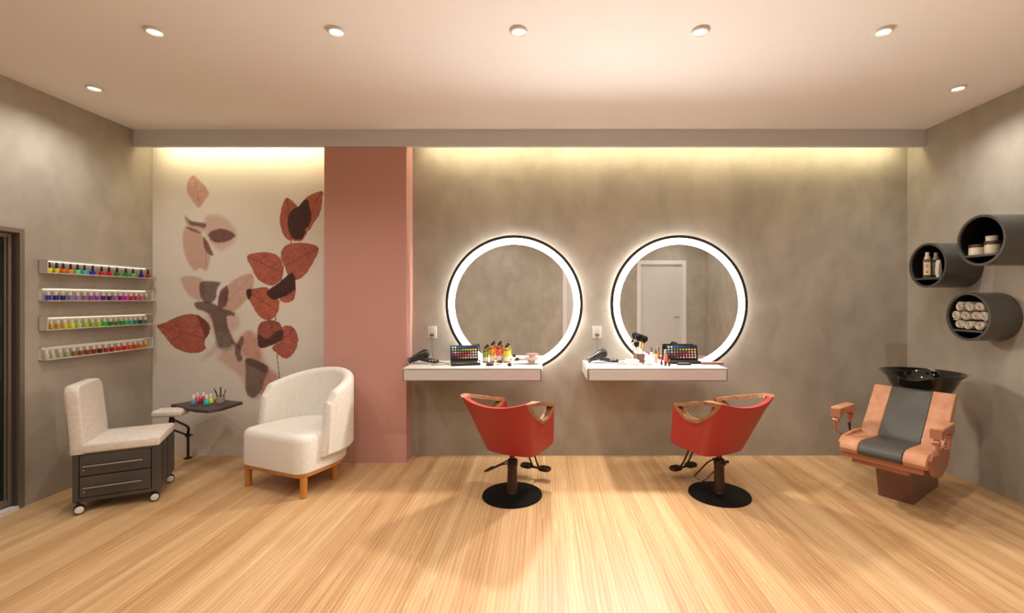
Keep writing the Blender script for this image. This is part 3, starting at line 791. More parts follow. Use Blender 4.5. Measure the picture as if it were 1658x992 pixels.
rowD = [(202, 'clear pink', (215,190,170)), (282, 'clear', (190,195,160)), (374, 'pale sage', (180,185,145)), (466, 'sage', (165,170,130)), (552, 'khaki', (130,110,65)), (638, 'bronze', (150,85,30)), (722, 'chestnut', (140,60,40)), (804, 'maroon', (145,25,30)), (880, 'dark wine', (80,15,20)), (960, 'ruby', (185,25,30)), (1038, 'garnet', (165,20,25)), (1122, 'scarlet', (215,25,25)), (1196, 'vermilion', (225,30,20)), (1270, 'burnt orange', (215,90,30)), (1336, 'coral', (215,75,40)), (1406, 'tangerine', (225,125,35)), (1471, 'honey', (220,160,60))]
ORD = ['leftmost', 'second from left', 'third from left', 'fourth from left', 'fifth from left', 'sixth from left', 'seventh from left', 'eighth from left', 'ninth from left', 'tenth from left', 'eleventh from left', 'twelfth from left', 'thirteenth from left', 'fourteenth from left', 'fifteenth from left', 'sixteenth from left', 'seventeenth from left']
for (a, c, e, s), R, rd_ in zip(SH, (rowA, rowB, rowC, rowD), (True, False, False, False)):
    for k, (cx, cn, rgb) in enumerate(R):
        px = 50 + cx/7.895; loc = (XS + (.002 if rd_ else 0), yof(px), a+.0065)
        if rd_: round_polish('%s nail polish with tapered black cap, %s on the top wall shelf' % (cn, ORD[k]), loc, rgb, 'round nail polishes on the top shelf')
        else: square_polish('%s nail polish with white cap, %s on the %s wall shelf' % (cn, ORD[k], s), loc, rgb, 'square nail polishes on the %s shelf' % s)

# bottles and tool cup on the tray
def on_tray(px, py): Y = (CZ-ZTR)*F/(py-VY); return Vector(((px-VX)/F*Y, Y, ZTR+.0005))
for px, py, cn, rgb, pl in ((313.5, 655, 'steel blue', (95,140,170), 'front left of the tray'), (320, 651, 'coral pink', (225,75,95), 'behind the blue one'), (329.5, 650.5, 'crimson', (200,30,75), 'at the back of the tray'), (334.5, 655, 'turquoise', (30,190,175), 'front middle of the tray'), (341, 653, 'yellow', (235,210,20), 'between turquoise bottle and tool cup')):
    p = on_tray(px, py)
    t = thing('nail_polish', '%s nail polish with white cap, %s' % (cn, pl), 'nail polish', p, random.uniform(-.4, .4), 'nail polishes on the tray')
    b = MB(); b.lathe([(.014, 0), (.021, .003), (.021, .018), (.016, .036), (.009, .044)], n=20); b.build('bottle', liquid('polish', rgb), t)
    b = MB(); b.lathe([(.009, .044), (.0105, .048), (.0075, .076), (.006, .078)], n=14); b.build('cap', M['cap_white'], t)
p = on_tray(357, 651)
t = thing('tool_cup', 'small beige cup on the plum tray', 'cup', p)
b = MB(); b.lathe([(.001, 0), (.030, 0), (.031, .003), (.031, .050), (.028, .050), (.027, .006), (.001, .006)], n=28); b.build('cup', mat('beige_ceramic', (.42, .36, .30, 1), .6), t)
for i, (dx, dy, tx, L, r, nme, cl, lb) in enumerate(((-.008, .0, -.045, .105, .0035, 'nail_file', 'black', 'flat black nail tool leaning left in the beige cup'), (-.014, .005, -.030, .085, .004, 'nail_brush', 'black', 'short black nail brush leaning left in the beige cup'), (.0, .0, .002, .115, .005, 'nail_brush', 'black', 'tall black nail brush upright in the beige cup'), (.010, .004, .028, .095, .003, 'cuticle_pusher', 'graphite', 'dark grey nail tool leaning right in the beige cup'), (.006, -.006, .042, .088, .0025, 'cuticle_pusher', 'graphite', 'thin grey nail tool, rightmost in the beige cup'))):
    b = MB(); b.tube([(dx*.3, dy, 0), (dx+tx*.5, dy, L*.5), (dx+tx, dy, L)], [r*.7, r, r*.8], 8)
    o = b.build(nme, M[cl], None, loc=(p.x, p.y, p.z+.008)); tag(o, lb, 'nail tool', 'nail tools in the cup')

# ------------------------------------------------------------------ desk items
def dk(px, py): Y = min((CZ-ZT)*F/(py-VY), 3.765); return Vector(((px-VX)/F*Y, Y, ZT+.0005))

def hair_dryer(label, p, rz, sp):
    t = thing('hair_dryer', label, 'hair dryer', p, rz)
    # lies on its side: barrel along x (nozzle at -x), handle to +x
    b = MB(); ax = Vector((.115, .0, .045))
    def ring(c, r, d, n=20):
        u = Vector((0, 1, 0)); v = d.cross(u).normalized(); return [c + u*r*math.cos(2*PI*i/n) + v*r*math.sin(2*PI*i/n) for i in range(n)]
    d = Vector((.92, 0, .39)).normalized(); o = Vector((0, 0, .024))
    b.rings([ring(o+d*s, r, d) for s, r in ((.0, .021), (.03, .022), (.06, .027), (.10, .034), (.13, .038), (.155, .034), (.168, .020), (.170, .004))]); b.build('barrel', M['black'], t)
    b = MB(); b.rings([ring(o+d*s, r, d) for s, r in ((-.006, .021), (-.006, .0235), (.012, .0235), (.012, .021))]); b.build('nozzle', M['graphite'], t)
    b = MB(); b.tube([(.10, -.010, .040), (.15, -.045, .032), (.20, -.055, .022), (.235, -.058, .018)], [.019, .019, .017, .012], 12)
    b.build('handle', M['black'], t)
    for k, xx in enumerate((.165, .185, .205)):
        b = MB(); b.lathe([(.006, 0), (.006, .004), (.001, .005)], (xx, -.072, .030), 12, axis='Y'); q = b.build('button', M['silver'] if k != 1 else mat('pink_button', (.7, .35, .3, 1), .3), t)
    return t
def cord(label, pts, r=.0022):
    b = MB(); b.tube(catmull(pts, 8), r, 8); o = b.build('power_cord', M['cable']); tag(o, label, 'cord')
p = dk(662, 589)
hair_dryer('black hair dryer lying on the left end of the left desk', p, math.radians(14), 1)
q = p + Vector((.24, -.0, 0))
cord('thin grey hair dryer cord from the left wall socket to the left desk', [(s1.x, YB-.022, s1.z-.03), (s1.x+.002, YB-.02, s1.z-.10), (s1.x+.008, YB-.02, s1.z-.20), (s1.x+.022, YB-.03, ZT+.035), (s1.x+.03, YB-.06, ZT+.0035), (s1.x+.10, YB-.12, ZT+.0035), (s1.x+.17, YB-.20, ZT+.0035), (s1.x+.19, YB-.25, ZT+.0035), (s1.x+.13, YB-.27, ZT+.0035), (s1.x+.07, YB-.31, ZT+.007), (p.x+.245, p.y-.00, ZT+.016)])
p2 = dk(951, 588)
hair_dryer('black hair dryer lying on the left end of the right desk', p2 + Vector((.01, .02, 0)), math.radians(12), 1)
cord('thin grey hair dryer cord from the right wall socket to the right desk', [(s2.x, YB-.022, s2.z-.03), (s2.x+.002, YB-.02, s2.z-.10), (s2.x+.006, YB-.02, s2.z-.20), (s2.x+.015, YB-.03, ZT+.035), (s2.x+.03, YB-.06, ZT+.0035), (s2.x+.12, YB-.11, ZT+.0035), (s2.x+.20, YB-.17, ZT+.0035), (s2.x+.20, YB-.23, ZT+.0035), (s2.x+.13, YB-.25, ZT+.0035), (p2.x+.30, p2.y+.03, ZT+.005), (p2.x+.25, p2.y+.02, ZT+.016)])

PAL = [[(235,240,235),(205,235,240),(45,120,200),(70,90,200),(70,60,180),(60,50,160),(45,40,150),(40,35,150),(35,30,140),(40,30,120)],
       [(120,215,205),(130,205,190),(130,140,90),(110,150,50),(110,205,30),(150,220,30),(175,225,40),(230,215,50),(240,200,60),(250,225,110)],
       [(190,100,170),(235,190,200),(190,140,110),(160,110,80),(160,90,60),(175,65,40),(170,75,60),(215,140,120),(245,205,185),(240,215,195)],
       [(140,60,120),(135,90,110),(190,80,100),(165,45,80),(190,30,80),(225,50,140),(235,120,170),(235,160,180),(245,200,195),(240,205,180)],
       [(50,35,35),(70,50,45),(110,80,70),(150,115,100),(200,150,130),(240,195,170),(220,175,150),(240,215,195),(245,225,205),(250,240,230)]]
def palette(label, p, rz, tilt, wd=.225, dep=.125):
    t = thing('eyeshadow_palette', label, 'makeup palette', p, rz, 'open eyeshadow palettes')
    Wd, D, Hh = wd, dep, .128
    b = MB(); b.box((0, -D/2, .009), (Wd, D, .018), .003); base = b.build('case', M['black'], t)
    lidm = Matrix.Translation((0, 0, .014)) @ Matrix.Rotation(tilt, 4, 'X')
    b = MB(); b.box((0, -.004, Hh/2), (Wd, .010, Hh), .002, 2, mtx=lidm); lid = b.build('lid', M['black'], t)
    for r in range(5):
        for c in range(10):
            q = MB(); q.cyl(lidm @ Vector(((c-4.5)*wd*.0925, -.0088, Hh-.016-.0215*r)), lidm @ Vector(((c-4.5)*wd*.0925, -.0102, Hh-.016-.0215*r)), .0076, n=14)
            q.build('eyeshadow_pan', mat('shadow', srgb(*PAL[r][c]), .35), lid)
    for r in range(3):
        for c in range(10):
            col = PAL[(r+2) % 5][9-c]; col = tuple(int(v*.45) for v in col)
            q = MB(); q.cyl(((c-4.5)*wd*.0925, -.025-(dep-.045)/2*r, .0175), ((c-4.5)*wd*.0925, -.025-(dep-.045)/2*r, .0187), .0085, n=12)
            q.build('eyeshadow_pan', mat('shadow', srgb(*col), .3), base)
    return t
palette('open black eyeshadow palette beside the oil bottles on the left desk', Vector(((752-VX)/F*3.745, 3.745, ZT+.0005)), math.radians(14), math.radians(-11), .225, .185)
palette('open black eyeshadow palette behind the compact on the right desk', Vector(((1104.5-VX)/F*3.765, 3.765, ZT+.0005)), math.radians(2), math.radians(-11), .262, .105)

def oil_bottle(label, p, r, h, liq, lab, lab2, s=1.0):
    t = thing('oil_bottle', label, 'bottle', p, 0, 'amber oil bottles on the left desk')
    b = MB(); b.lathe([(r*.86, 0), (r, .004), (r, h*.70), (r*.92, h*.77), (r*.45, h*.84), (r*.40, h*.86)], n=24); b.build('bottle', liq, t)
    b = MB(); b.lathe([(r*1.012, h*.08), (r*1.02, h*.082), (r*1.02, h*.33), (r*1.012, h*.333)], n=24, caps=False); b.build('lower_label', lab2, t)
    b = MB(); b.lathe([(r*1.012, h*.335), (r*1.02, h*.337), (r*1.02, h*.66), (r*1.012, h*.662)], n=24, caps=False); b.build('upper_label', lab, t)
    b = MB(); b.lathe([(r*.48, h*.85), (r*.50, h*.86), (r*.50, h*.94), (r*.30, h*.95), (r*.28, h)], n=16); b.build('cap', M['black'], t)
LQ = lambda n, c: mat(n, srgb(*c), .12, 0, Coat_Weight=.6)
lab_w = mat('cream_label', srgb(225, 205, 180), .6)
oil_bottle('short green-labelled oil bottle, leftmost of the four on the left desk', dk(786, 584.5), .0255, .135, LQ('oil_olive', (110,95,35)), mat('label_green', srgb(135,155,65), .5), lab_w)
oil_bottle('tall orange-labelled oil bottle, second of four on the left desk', dk(797, 584.5), .0215, .165, LQ('oil_amber', (165,85,20)), mat('label_orange', srgb(225,150,60), .5), lab_w)
oil_bottle('tall coral-labelled oil bottle, third of four on the left desk', dk(808, 584), .0215, .165, LQ('oil_red', (135,60,25)), mat('label_coral', srgb(215,90,75), .5), lab_w)
oil_bottle('wide yellow-labelled oil bottle, rightmost of the four on the left desk', dk(820.5, 585), .029, .145, LQ('oil_yellow', (165,130,35)), mat('label_yellow', srgb(205,200,75), .5), lab_w)

def simple(name, label, cat, build, m, loc, rz=0, group=None):
    b = MB(); build(b); o = b.build(name, m, None, loc=loc); o.rotation_euler = (0, 0, rz); return tag(o, label, cat, group)
t = thing('powder_compact', 'round dark compact in front of the oil bottles', 'compact', dk(793, 592) + Vector((0, .015, 0)))
b = MB(); b.lathe([(.025, 0), (.029, .003), (.029, .013), (.028, .014)], n=32); b.build('case', M['black'], t)
b = MB(); b.lathe([(.0285, .0145), (.029, .016), (.029, .024), (.024, .027), (.001, .028)], n=32); b.build('lid', mat('smoke_lid', (.10, .085, .075, 1), .2), t)
def flower(b):
    for k in range(9):
        a = k*2.4; r = .010 if k < 4 else .017
        b.lathe([(.002, -.006), (.011, -.002), (.012, .004), (.004, .010)], (r*math.cos(a), r*math.sin(a), .016 + .006*(k % 3)), 8)
simple('hair_scrunchie', 'dark ruffled hair tie in front of the coral-labelled bottle', 'hair tie', flower, mat('dark_plum_cloth', (.05, .022, .022, 1), .7), dk(809, 590))
def clip(b):
    b.box((0, 0, .006), (.030, .016, .010), .003); b.box((.004, 0, .018), (.020, .014, .012), .004); b.cyl((-.012, -.007, .016), (-.012, .007, .016), .005)
    for k in range(4): b.box((-.010+.007*k, -.010, .004), (.003, .008, .006))
simple('hair_clip', 'small black hair clip on the front of the left desk', 'hair clip', clip, M['black'], dk(825, 592.5), .4, 'black hair clips')
simple('hair_clip', 'small black hair clip beside the white tray on the left desk', 'hair clip', clip, M['black'], dk(836, 586.5) + Vector((0, .03, 0)), -.5, 'black hair clips')
def tray_(b):
    b.rings([[(x, y, z) for x, y in rrect(hx, hy, .008)] for hx, hy, z in ((.100, .055, 0), (.108, .062, .012), (.105, .059, .012), (.097, .052, .003))])
simple('makeup_tray', 'low white tray under the beige bowl on the left desk', 'tray', tray_, M['soft_white'], (dk(855, 590).x-.01, 3.70, ZT+.0005))
def pins(b):
    b.tube([(-.05, 0, .0025), (.04, .004, .0025), (.048, .008, .0025), (.04, .012, .0025), (-.05, .010, .0025)], .0018, 6)
simple('hair_pin', 'long silver hair pin in front of the white tray', 'hair pin', pins, M['silver'], dk(842, 588) + Vector((0, -.02, 0)), .05)
t = thing('mixing_bowl', 'beige glass mixing bowl at the right end of the left desk', 'bowl', (dk(861, 588).x, 3.665, ZT+.004))
b = MB(); b.lathe([(.001, 0), (.020, 0), (.026, .006), (.036, .026), (.044, .034), (.0425, .036), (.033, .028), (.022, .008), (.001, .005)], n=32); b.build('bowl', mat('beige_glass', (.50, .38, .30, 1), .15, Coat_Weight=.5), t)
b = MB(); b.lathe([(.044, .034), (.060, .037), (.060, .040), (.0425, .036)], n=32); b.build('rim', mat('rose_rim', (.36, .20, .16, 1), .25), t)
simple('gold_earring', 'tiny gold earring on the front right of the left desk', 'earring', lambda b: (b.lathe([(.004, 0), (.006, .002), (.004, .004)], n=12), b.cyl((.004, 0, .002), (.014, .004, .002), .0012)), M['gold'], dk(855, 591))

# right desk
def cloth(b):
    n = 10
    L = []
    b.rings([[(x + .004*math.sin(z*90+y*60), y, z) for x, y in rrect(hx, hy, .010)] for hx, hy, z in ((.046, .030, 0), (.049, .033, .006), (.048, .032, .030), (.044, .028, .038), (.030, .018, .041))])
    b.box((-.034, -.004, .024), (.034, .052, .040), .010, 3, .35); b.box((.018, -.028, .018), (.05, .012, .030), .005, 2, -.1)
simple('cotton_pack', 'folded pale cotton pad pack beside the brush holder', 'cotton pack', cloth, M['soft_white'], dk(1024.5, 590) + Vector((0, .012, 0)), -.05)
# brush holder with brushes
bp = Vector(((1035-VX)/F*3.770, 3.770, ZT+.0005))
t = thing('brush_holder', 'brown square brush holder under the left part of the right mirror', 'brush holder', bp, math.radians(-8))
b = MB(); b.rings([[(x, y, z) for x, y in rrect(.046*s, .030*s, .004)] for s, z in ((.9, 0), (.92, .002), (1, .068), (.95, .068), (.86, .006))]); b.build('cup', mat('brown_leather', (.16, .095, .065, 1), .4), t)
b = MB(); b.box((.0, -.002, .003), (.105, .07, .006), .002); b.build('foot_plate', mat('brown_leather2', (.20, .12, .085, 1), .4), t)
for i, (px, py, rr, hh, k, lb, fer) in enumerate(((1033.5, 545.5, .029, .062, 0, 'large round black makeup brush, tallest in the brown holder', 'gold'), (1043.5, 549, .029, .062, 1, 'wide black powder brush right of the tallest one', 'gold'), (1030, 557, .025, .050, 2, 'medium fluffy black brush low in the brown holder', 'gold'), (1023.5, 552.5, .011, .022, 3, 'small slanted black brush, leftmost in the brown holder', 'silver'))):
    tip = at(px, py, bp.y + (.0, .008, -.042, .0)[k]); base = Vector((bp.x + (-.012, .014, -.030, -.034)[i], bp.y-.010+(.004, .016, -.012, .014)[i], ZT+.012))
    t = thing('makeup_brush', lb, 'makeup brush', base, 0, 'makeup brushes in the brown holder')
    d = tip-base; L = d.length; d.normalize()
    u = d.orthogonal().normalized(); 
    def rg(prof, n=16):
        v = d.cross(u)
        return [[d*s + (u*math.cos(2*PI*j/n) + v*math.sin(2*PI*j/n))*r for j in range(n)] for s, r in prof]
    hb = L-hh*.5
    b = MB(); b.rings(rg([(0, .003), (hb*.5, .0055), (hb*.68, .0045)])); b.build('handle', mat('brush_wood', (.42, .22, .13, 1), .3), t)
    b = MB(); b.rings(rg([(hb*.66, .0048), (hb, .0095 if rr > .015 else .005)])); b.build('ferrule', M[fer], t)
    b = MB(); b.rings(rg([(hb-.002, .008 if rr > .015 else .004), (hb+hh*.3, rr*.82), (hb+hh*.62, rr), (hb+hh*.88, rr*.72), (hb+hh, rr*.15)])); b.build('bristles', M['black_matt'], t)
def tall_bottle(name, label, cat, loc, r, h, m, capm, hc, rc=.6, group=None):
    t = thing(name, label, cat, loc, 0, group)
    b = MB(); b.lathe([(r*.9, 0), (r, .003), (r, h-hc-.006), (r*.7, h-hc)], n=20); b.build('bottle', m, t)
    b = MB(); b.lathe([(r*rc, h-hc), (r*rc, h-.002), (r*rc*.8, h)], n=16); b.build('cap', capm, t)
skin = mat('foundation', srgb(235,190,160), .25)
tall_bottle('foundation_bottle', 'peach foundation bottle with dark cap in front of the ring light', 'bottle', dk(1062, 586.5), .0165, .108, skin, mat('cap_grey', (.09,.08,.075,1), .3), .040, .42)
tall_bottle('serum_bottle', 'amber serum bottle with silver cap left of the right palette', 'bottle', dk(1078, 588), .0165, .112, mat('serum_amber', srgb(205,120,60), .2), M['silver'], .044, .85)
for px, py, rgb, lb in ((1071, 590.5, (215,20,170), 'black lipstick with magenta tip, leftmost of the three'), (1077.5, 592, (235,35,80), 'black lipstick with pink-red tip, middle of the three'), (1083.5, 592.5, (230,35,25), 'black lipstick with red tip, rightmost of the three')):
    t = thing('lipstick', lb, 'lipstick', dk(px, py), 0, 'lipsticks on the right desk')
    b = MB(); b.lathe([(.0085, 0), (.0085, .026), (.0068, .027), (.0068, .034)], n=16); b.build('case', M['black'], t)
    b = MB(); b.rings([[(.0055*math.cos(2*PI*j/14), .0055*math.sin(2*PI*j/14), z + (k*.6*.0055*math.cos(2*PI*j/14))) for j in range(14)] for z, k in ((.034, 0), (.045, 0), (.052, 1))]); b.build('bullet', mat('lip', srgb(*rgb), .35), t)
def tube_(b):
    b.tube([(-.035, .012, .008), (-.02, .008, .009), (.01, -.003, .010), (.03, -.012, .008)], [.005, .009, .011, .008], 12)
t = simple('cream_tube', 'small peach cream tube lying beside the cotton pack', 'tube', tube_, skin, dk(1050, 590.5), -.15)
b = MB(); b.tube([(-.048, .017, .007), (-.034, .012, .007)], [.006, .0055], 10); b.build('cap', M['black'], t)
t = thing('oval_compact', 'flat black oval compact in front of the right palette', 'compact', dk(1107, 590.5), math.radians(-3))
b = MB(); b.prism(rrect(.055, .022, .018), [(.003, 0), (0, .003), (0, .012), (.004, .014)]); b.build('case', M['black'], t)
b = MB(); b.prism(rrect(.042, .013, .011), [(0, .0141), (.001, .0155)]); b.build('lid_inlay', mat('inlay', (.34, .29, .24, 1), .25), t)
def rosebox(b): b.box((0, 0, .010), (.170, .035, .020), .004, 3)
simple('rose_case', 'slim dusty rose case at the right end of the right desk', 'makeup case', rosebox, mat('dusty_rose', (.33, .155, .13, 1), .5), dk(1154, 590) + Vector((0, .01, 0)), -.08)
def disc_on_stem(b):  # added disc on a stem, stands in for an unidentified round shape
    b.lathe([(.020, -.003), (.024, -.003), (.024, .003), (.020, .003)], (0, 0, .140), 24, axis='Y', caps=False); b.lathe([(.001, -.001), (.021, -.001), (.021, .001), (.001, .001)], (0, 0, .140), 24, axis='Y')
    b.cyl((0, 0, .005), (0, 0, .117), .003); b.lathe([(.016, 0), (.016, .004), (.006, .007)], n=20)
simple('round_disc', 'small round dark disc peeking over the right palette', 'disc', disc_on_stem, M['graphite'], (at(1093, 553, 3.806).x, 3.806, ZT+.0005))

# ------------------------------------------------------------------ shampoo chair
def wash_chair():
    Fv = Vector((-.815, -.58, 0)); org = Vector((2.325, 3.007, 0)); rz = math.atan2(Fv.x, -Fv.y)
    t = thing('shampoo_chair', 'tan and grey leather shampoo chair on a copper base in the right corner', 'salon chair', org, rz)
    Mi = (Matrix.Translation(org) @ Matrix.Rotation(rz, 4, 'Z')).inverted()
    L = lambda x, y, z: Mi @ Vector((x, y, z))
    # local: x = viewer's right, y = towards the back (basin)
    b = MB()
    b.rings([[(-.095, 0, 0), (.095, 0, 0), (.095, .52, 0), (-.095, .52, 0)], [(-.098, -.045, .215), (.098, -.045, .215), (.098, .50, .30), (-.098, .50, .30)]])
    b.build('base', M['copper_dark'], t, smooth=False)
    bl = L(2.205, 3.17, .39)     # left bottom of the backrest
    x0 = bl.x; wS = .45; yb = bl.y
    fy = yb-.335                 # seat front
    xs = [x0, x0+.105, x0+.335, x0+wS]
    # seat: three upholstered strips with a rolled front edge
    def strip(b, xa, xb):
        pr = [(yb+.02, .345), (yb+.02, .405), (yb-.05, .408), (yb-.20, .418), (fy+.07, .420), (fy+.03, .410), (fy+.006, .388), (fy, .362), (fy+.010, .340), (fy+.04, .330)]
        b.rings([[(x, y + e*(1 if y < yb-.15 else 0), z - e*.6*(1 if z > .37 else -1)) for y, z in pr] for x, e in ((xa, .006), (xa+.004, 0), (xb-.004, 0), (xb, .006))])
    b = MB(); strip(b, xs[1], xs[2]); b.build('seat', M['grey_leather'], t)
    for k in (0, 2): b = MB(); strip(b, xs[k], xs[k+1]); b.build('seat_bolster', M['tan'], t)
    bt = L(2.39, 3.34, .706); dyb = bt.y-yb
    def back(b, xa, xb, fl=0):
        pr = [(yb-.00, .40), (yb+.01, .43), (yb+dyb*.5+.004, .555), (yb+dyb, .700), (yb+dyb+.012, .708), (yb+dyb+.050, .700), (yb+dyb*.5+.06, .54), (yb+.06, .38)]
        b.rings([[(x, y + e, z) for y, z in pr] for x, e in ((xa, .005), (xa+.004, 0), (xb-.004, 0), (xb, .005))])
    b = MB(); back(b, xs[1], xs[2]); b.build('backrest', M['grey_leather'], t)
    for k in (0, 2): b = MB(); back(b, xs[k], xs[k+1]); b.build('back_bolster', M['tan'], t)
    # seat pan and foot plate
    b = MB(); b.rings([[(x, y, z) for x, y in ((x0+.02, fy+.03), (x0+wS-.02, fy+.03), (x0+wS-.02, yb+.1), (x0+.02, yb+.1))] for z in (.300, .335)])
    b.box((x0+wS/2-.02, fy+.14, .284), (.30, .18, .030), .004); b.box((0, .25, .30), (.17, .34, .04), .004)
    b.build('seat_pan', M['copper'], t)
    for s, xx in ((-1, x0-.006), (1, x0+wS+.006)):
        b = MB(); pr = [(fy+.03, .39), (fy+.05, .335), (fy+.10, .285), (fy+.18, .262), (fy+.26, .268), (fy+.34, .30), (yb+.06, .36), (yb+.05, .42), (yb-.05, .43), (fy+.2, .43), (fy+.08, .42)]
        b.rings([[(xx+dx, y, z) for y, z in pr] for dx in (-.010, .010)]); b.build('side_panel', M['tan'] if s < 0 else M['copper'], t)
    # arms
    for s, xx in ((-1, x0-.052), (1, x0+wS+.034)):
        ya, yc = (yb-.02, yb-.255) if s < 0 else (yb-.055, yb-.29); zt = .59 if s < 0 else .578
        b = MB(); b.box((xx, (ya+yc)/2, zt), (.062, abs(ya-yc), .016), .003); o = b.build('armrest', M['tan'], t)
        b = MB()
        b.rings([[(xx+dx, y, z) for y, z in ((ya+.005, zt-.008), (ya+.008, zt-.055), (ya-.03, zt-.060), (ya-.06, zt-.036), (yc+.06, zt-.036), (yc+.03, zt-.060), (yc-.008, zt-.055), (yc-.005, zt-.008))] for dx in (-.028, .028)])
        b.build('arm_bracket', M['copper'], t, smooth=False)
        b = MB(); xi = xx - s*.035
        b.tube([(xx, yc+.008, zt-.05), (xx+s*.006, yc+.002, zt-.085), (xx+s*.004, yc+.012, zt-.150), (xi, yc+.05, .40), (xi, yc+.06, .385)], [.011, .012, .008, .008, .008], 10); b.lathe([(.014, -.018), (.016, -.014), (.016, .014), (.014, .018)], (xx, yc+.004, zt-.078), 16, axis='X')
        b.build('arm_strut', M['copper'], t); b = MB()
        b.tube([(xx, ya-.008, zt-.05), (xx+s*.006, ya-.002, zt-.085), (xx+s*.004, ya-.004, zt-.150), (xi, ya-.02, .41), (xi, ya-.03, .395)], [.011, .012, .008, .008, .008], 10)
        b.lathe([(.014, -.018), (.016, -.014), (.016, .014), (.014, .018)], (xx, ya-.004, zt-.078), 16, axis='X')
        b.build('arm_strut', M['copper'], t)
    b = MB(); b.tube([(x0-.035, yb-.06, .37), (x0-.038, yb-.065, .41), (x0-.040, yb-.070, .47)], [.005, .006, .009], 10); b.build('recline_lever', M['black'], t)
    # basin
    bc = L(2.70, 3.25, 0); cx, cy = bc.x, bc.y
    prof_o = [(.05, .60), (.10, .61), (.150, .655), (.180, .72), (.205, .775), (.236, .802), (.240, .808), (.232, .810)]
    prof_i = [(.200, .785), (.172, .73), (.14, .665), (.09, .63), (.02, .622)]
    b = MB(); n = 48; Lp = []
    for r, z in prof_o + prof_i:
        ring = []
        for i in range(n):
            a = 2*PI*i/n; ex = 1.0 + .04*math.cos(2*a); dip = 0
            fr = max(0, -math.sin(a))**8      # neck notch towards the chair
            zz = z - fr*.045*max(0, (z-.66)/.15); rr = r*ex - fr*.03*(z > .7)
            ring.append((cx + rr*math.cos(a)*1.0, cy + rr*math.sin(a)*1.0, zz))
        Lp.append(ring)
    b.rings(Lp); basin = b.build('basin', M['gloss_black'], t)
    b = MB(); b.tube([(cx+.03, cy+.175, .765), (cx+.03, cy+.175, .790), (cx+.02, cy+.14, .800), (cx+.01, cy+.09, .790)], [.013, .012, .010, .010], 12)
    b.box((cx+.03, cy+.180, .796), (.012, .05, .010), .003); b.build('tap', M['gloss_black'], basin)
    b = MB(); b.rings([[(cx+x, cy+y, z) for x, y in rrect(.07*s, .06*s, .02)] for s, z in ((1.1, .0), (1, .01), (.9, .45), (1.0, .60))])
    b.bb(-.06, .06, .50, cy+.02, .0, .10, .01); b.build('basin_column', M['copper_dark'], t)
wash_chair()

# ------------------------------------------------------------------ round wall shelves
RC = .164
def round_shelf(label, c, D, z):
    t = thing('round_wall_shelf', label, 'wall shelf', (XR, D, z), 0, 'round graphite wall shelves')
    L = XR-c
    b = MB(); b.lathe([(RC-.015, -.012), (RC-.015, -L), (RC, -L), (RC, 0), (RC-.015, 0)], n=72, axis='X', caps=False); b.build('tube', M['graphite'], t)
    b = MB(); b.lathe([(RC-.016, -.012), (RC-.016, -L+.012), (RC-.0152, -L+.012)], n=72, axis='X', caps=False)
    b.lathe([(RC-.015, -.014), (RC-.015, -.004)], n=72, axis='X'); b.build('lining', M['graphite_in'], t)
    h = -.100; hw = math.sqrt((RC-.016)**2 - h*h)
    b = MB(); b.bb(-L+.002, -.014, -hw+.002, hw-.002, h-.004, h+.010); b.build('shelf_plate', M['graphite'], t, smooth=False)
    return z + h + .0105
M['label_ink'] = mat('label_ink', (.10, .04, .02, 1), .6)
S1 = (2.827, 3.357, 1.575); S2 = (2.81, 2.93, 1.704); S3 = (2.884, 3.098, 1.207)
z1 = round_shelf('round graphite wall shelf with spray bottles, leftmost of the three', *S1)
z2 = round_shelf('round graphite wall shelf with cream jars, topmost of the three', *S2)
z3 = round_shelf('round graphite wall shelf with rolled towels, lowest of the three', *S3)
def onx(px, X): return X*F/(px-VX)
def spray(label, px, X, z, r, h):
    t = thing('spray_bottle', label, 'spray bottle', (X, onx(px, X), z), math.radians(46), 'spray bottles in the round shelf')
    b = MB(); b.box((0, 0, h*.36), (r*2, r*2, h*.72), .005, 2); b.build('bottle', mat('olive_oil_glass', (.10, .085, .02, 1), .15), t)
    b = MB(); b.box((-r-.0006, 0, h*.36), (.001, r*1.5, h*.50), m=lab_w)
    for zz, ww in ((.50, .7), (.46, .5), (.42, .8), (.22, .5)): b.box((-r-.0014, 0, h*zz), (.0006, r*ww, h*(.015 if zz > .3 else .05)), m=M['label_ink'])
    b.build('label', lab_w, t)
    b = MB(); b.lathe([(r*.75, h*.72), (r*.75, h*.82), (r*.5, h*.84), (r*.5, h*.99), (r*.4, h)], n=16); b.build('pump_cap', M['cap_white'], t)
spray('olive spray bottle with white pump, left one in the leftmost round shelf', 1501.5, 2.87, z1, .0255, .192)
spray('olive spray bottle with white pump behind the white tube', 1515.5, 2.955, z1, .0265, .192)
t = thing('cream_tube', 'white cream tube standing in front of the right spray bottle', 'tube', (2.868, onx(1519.5, 2.868), z1))
b = MB(); b.lathe([(.012, 0), (.014, .002), (.014, .022)], n=16); b.build('cap', M['cap_white'], t)
b = MB(); b.rings([[(x, y, z) for x, y in rrect(hx, hy, .002)] for hx, hy, z in ((.013, .013, .022), (.014, .015, .05), (.008, .016, .10), (.002, .017, .125))]); b.build('tube', M['soft_white'], t)
def jar(label, px, X, z, r, h):
    t = thing('cream_jar', label, 'jar', (X, onx(px, X), z), 0, 'cream jars in the top round shelf')
    b = MB(); b.lathe([(r*.95, 0), (r, .003), (r, h*.70), (r*.97, h*.72)], n=32); b.build('jar', mat('jar_cream', (.66, .58, .45, 1), .4), t)
    b = MB(); b.lathe([(r*1.02, h*.72), (r*1.02, h*.98), (r, h)], n=32); b.build('lid', mat('jar_lid', (.055, .022, .015, 1), .35), t)
jar('wide cream jar with dark lid, left one in the top round shelf', 1583.5, 2.87, z2, .047, .070)
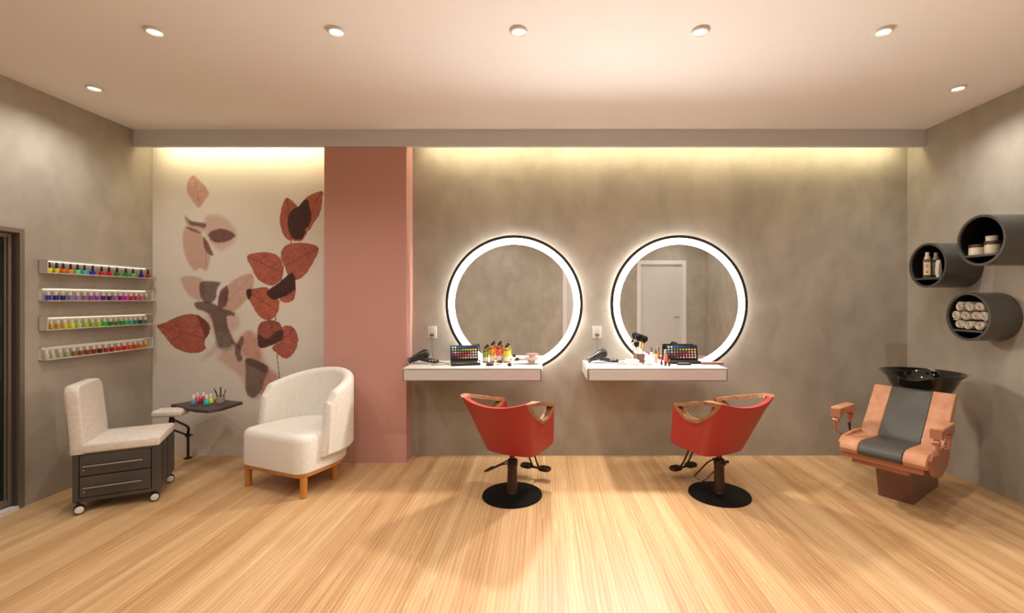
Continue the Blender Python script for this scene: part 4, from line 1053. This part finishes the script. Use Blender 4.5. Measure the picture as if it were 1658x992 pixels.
jar('cream jar with dark lid, right one in the top round shelf', 1607.5, 2.862, z2, .040, .080)
t = thing('cream_jar', 'small white jar stacked on the right jar in the top round shelf', 'jar', (2.862, onx(1606, 2.862), z2+.0805), 0, 'cream jars in the top round shelf')
b = MB(); b.lathe([(.028, 0), (.030, .002), (.030, .030), (.028, .032)], n=28); b.build('jar', mat('jar_white', (.62, .57, .48, 1), .4), t)
b = MB(); b.lathe([(.0305, .022), (.031, .0225), (.031, .033), (.029, .034), (.001, .034)], n=28); b.build('lid', mat('jar_lid2', (.50, .46, .38, 1), .4), t)
# towels: spiral rolls, axis along x
def towel_mesh():
    b = MB(); n = 60; pts_o = []; th = .0075; L = .15
    loops = []
    for k in range(n):
        a = k/(n-1)*2*PI*2.6; r = .006 + .0265*k/(n-1)
        c = Vector((0, math.cos(a), math.sin(a)*.86))
        loops.append([Vector((-L/2, 0, 0)) + c*(r-th*.42), Vector((-L/2-.003, 0, 0)) + c*r, Vector((-L/2, 0, 0)) + c*(r+th*.42), Vector((L/2, 0, 0)) + c*(r+th*.42), Vector((L/2, 0, 0)) + c*(r-th*.42)])
    b.rings(loops); return b
r0 = None
S3c, S3D, S3z = S3

lay = [(0, (-.076, 0, .076), .0335, ('bottom left', 'bottom middle', 'bottom right')), (1, (-.103, -.034, .036, .104), (.0335+.062), ('left end of the middle row', 'left middle', 'right middle', 'right end of the middle row')), (2, (-.070, 0, .070), (.0335+.124), ('top left', 'top middle', 'top right'))]
for rr, offs, dz, names in lay:
    for k, (o, s) in enumerate(zip(offs, names)):
        lb = 'white rolled towel in the lowest round shelf, ' + s
        # +y is farther from the viewer and shows further left
        loc = (2.895+.08 + random.uniform(-.006, .006), S3D - o, z3 + dz)
        if r0 is None:
            r0 = towel_mesh().build('rolled_towel', M['towel']); tw = r0
        else: tw = r0.copy(); C.objects.link(tw)
        tw.location = loc; tw.rotation_euler = (random.uniform(0, 6.28), 0, random.uniform(-.05, .05)); tag(tw, lb, 'towel', 'rolled towels in the round shelf')
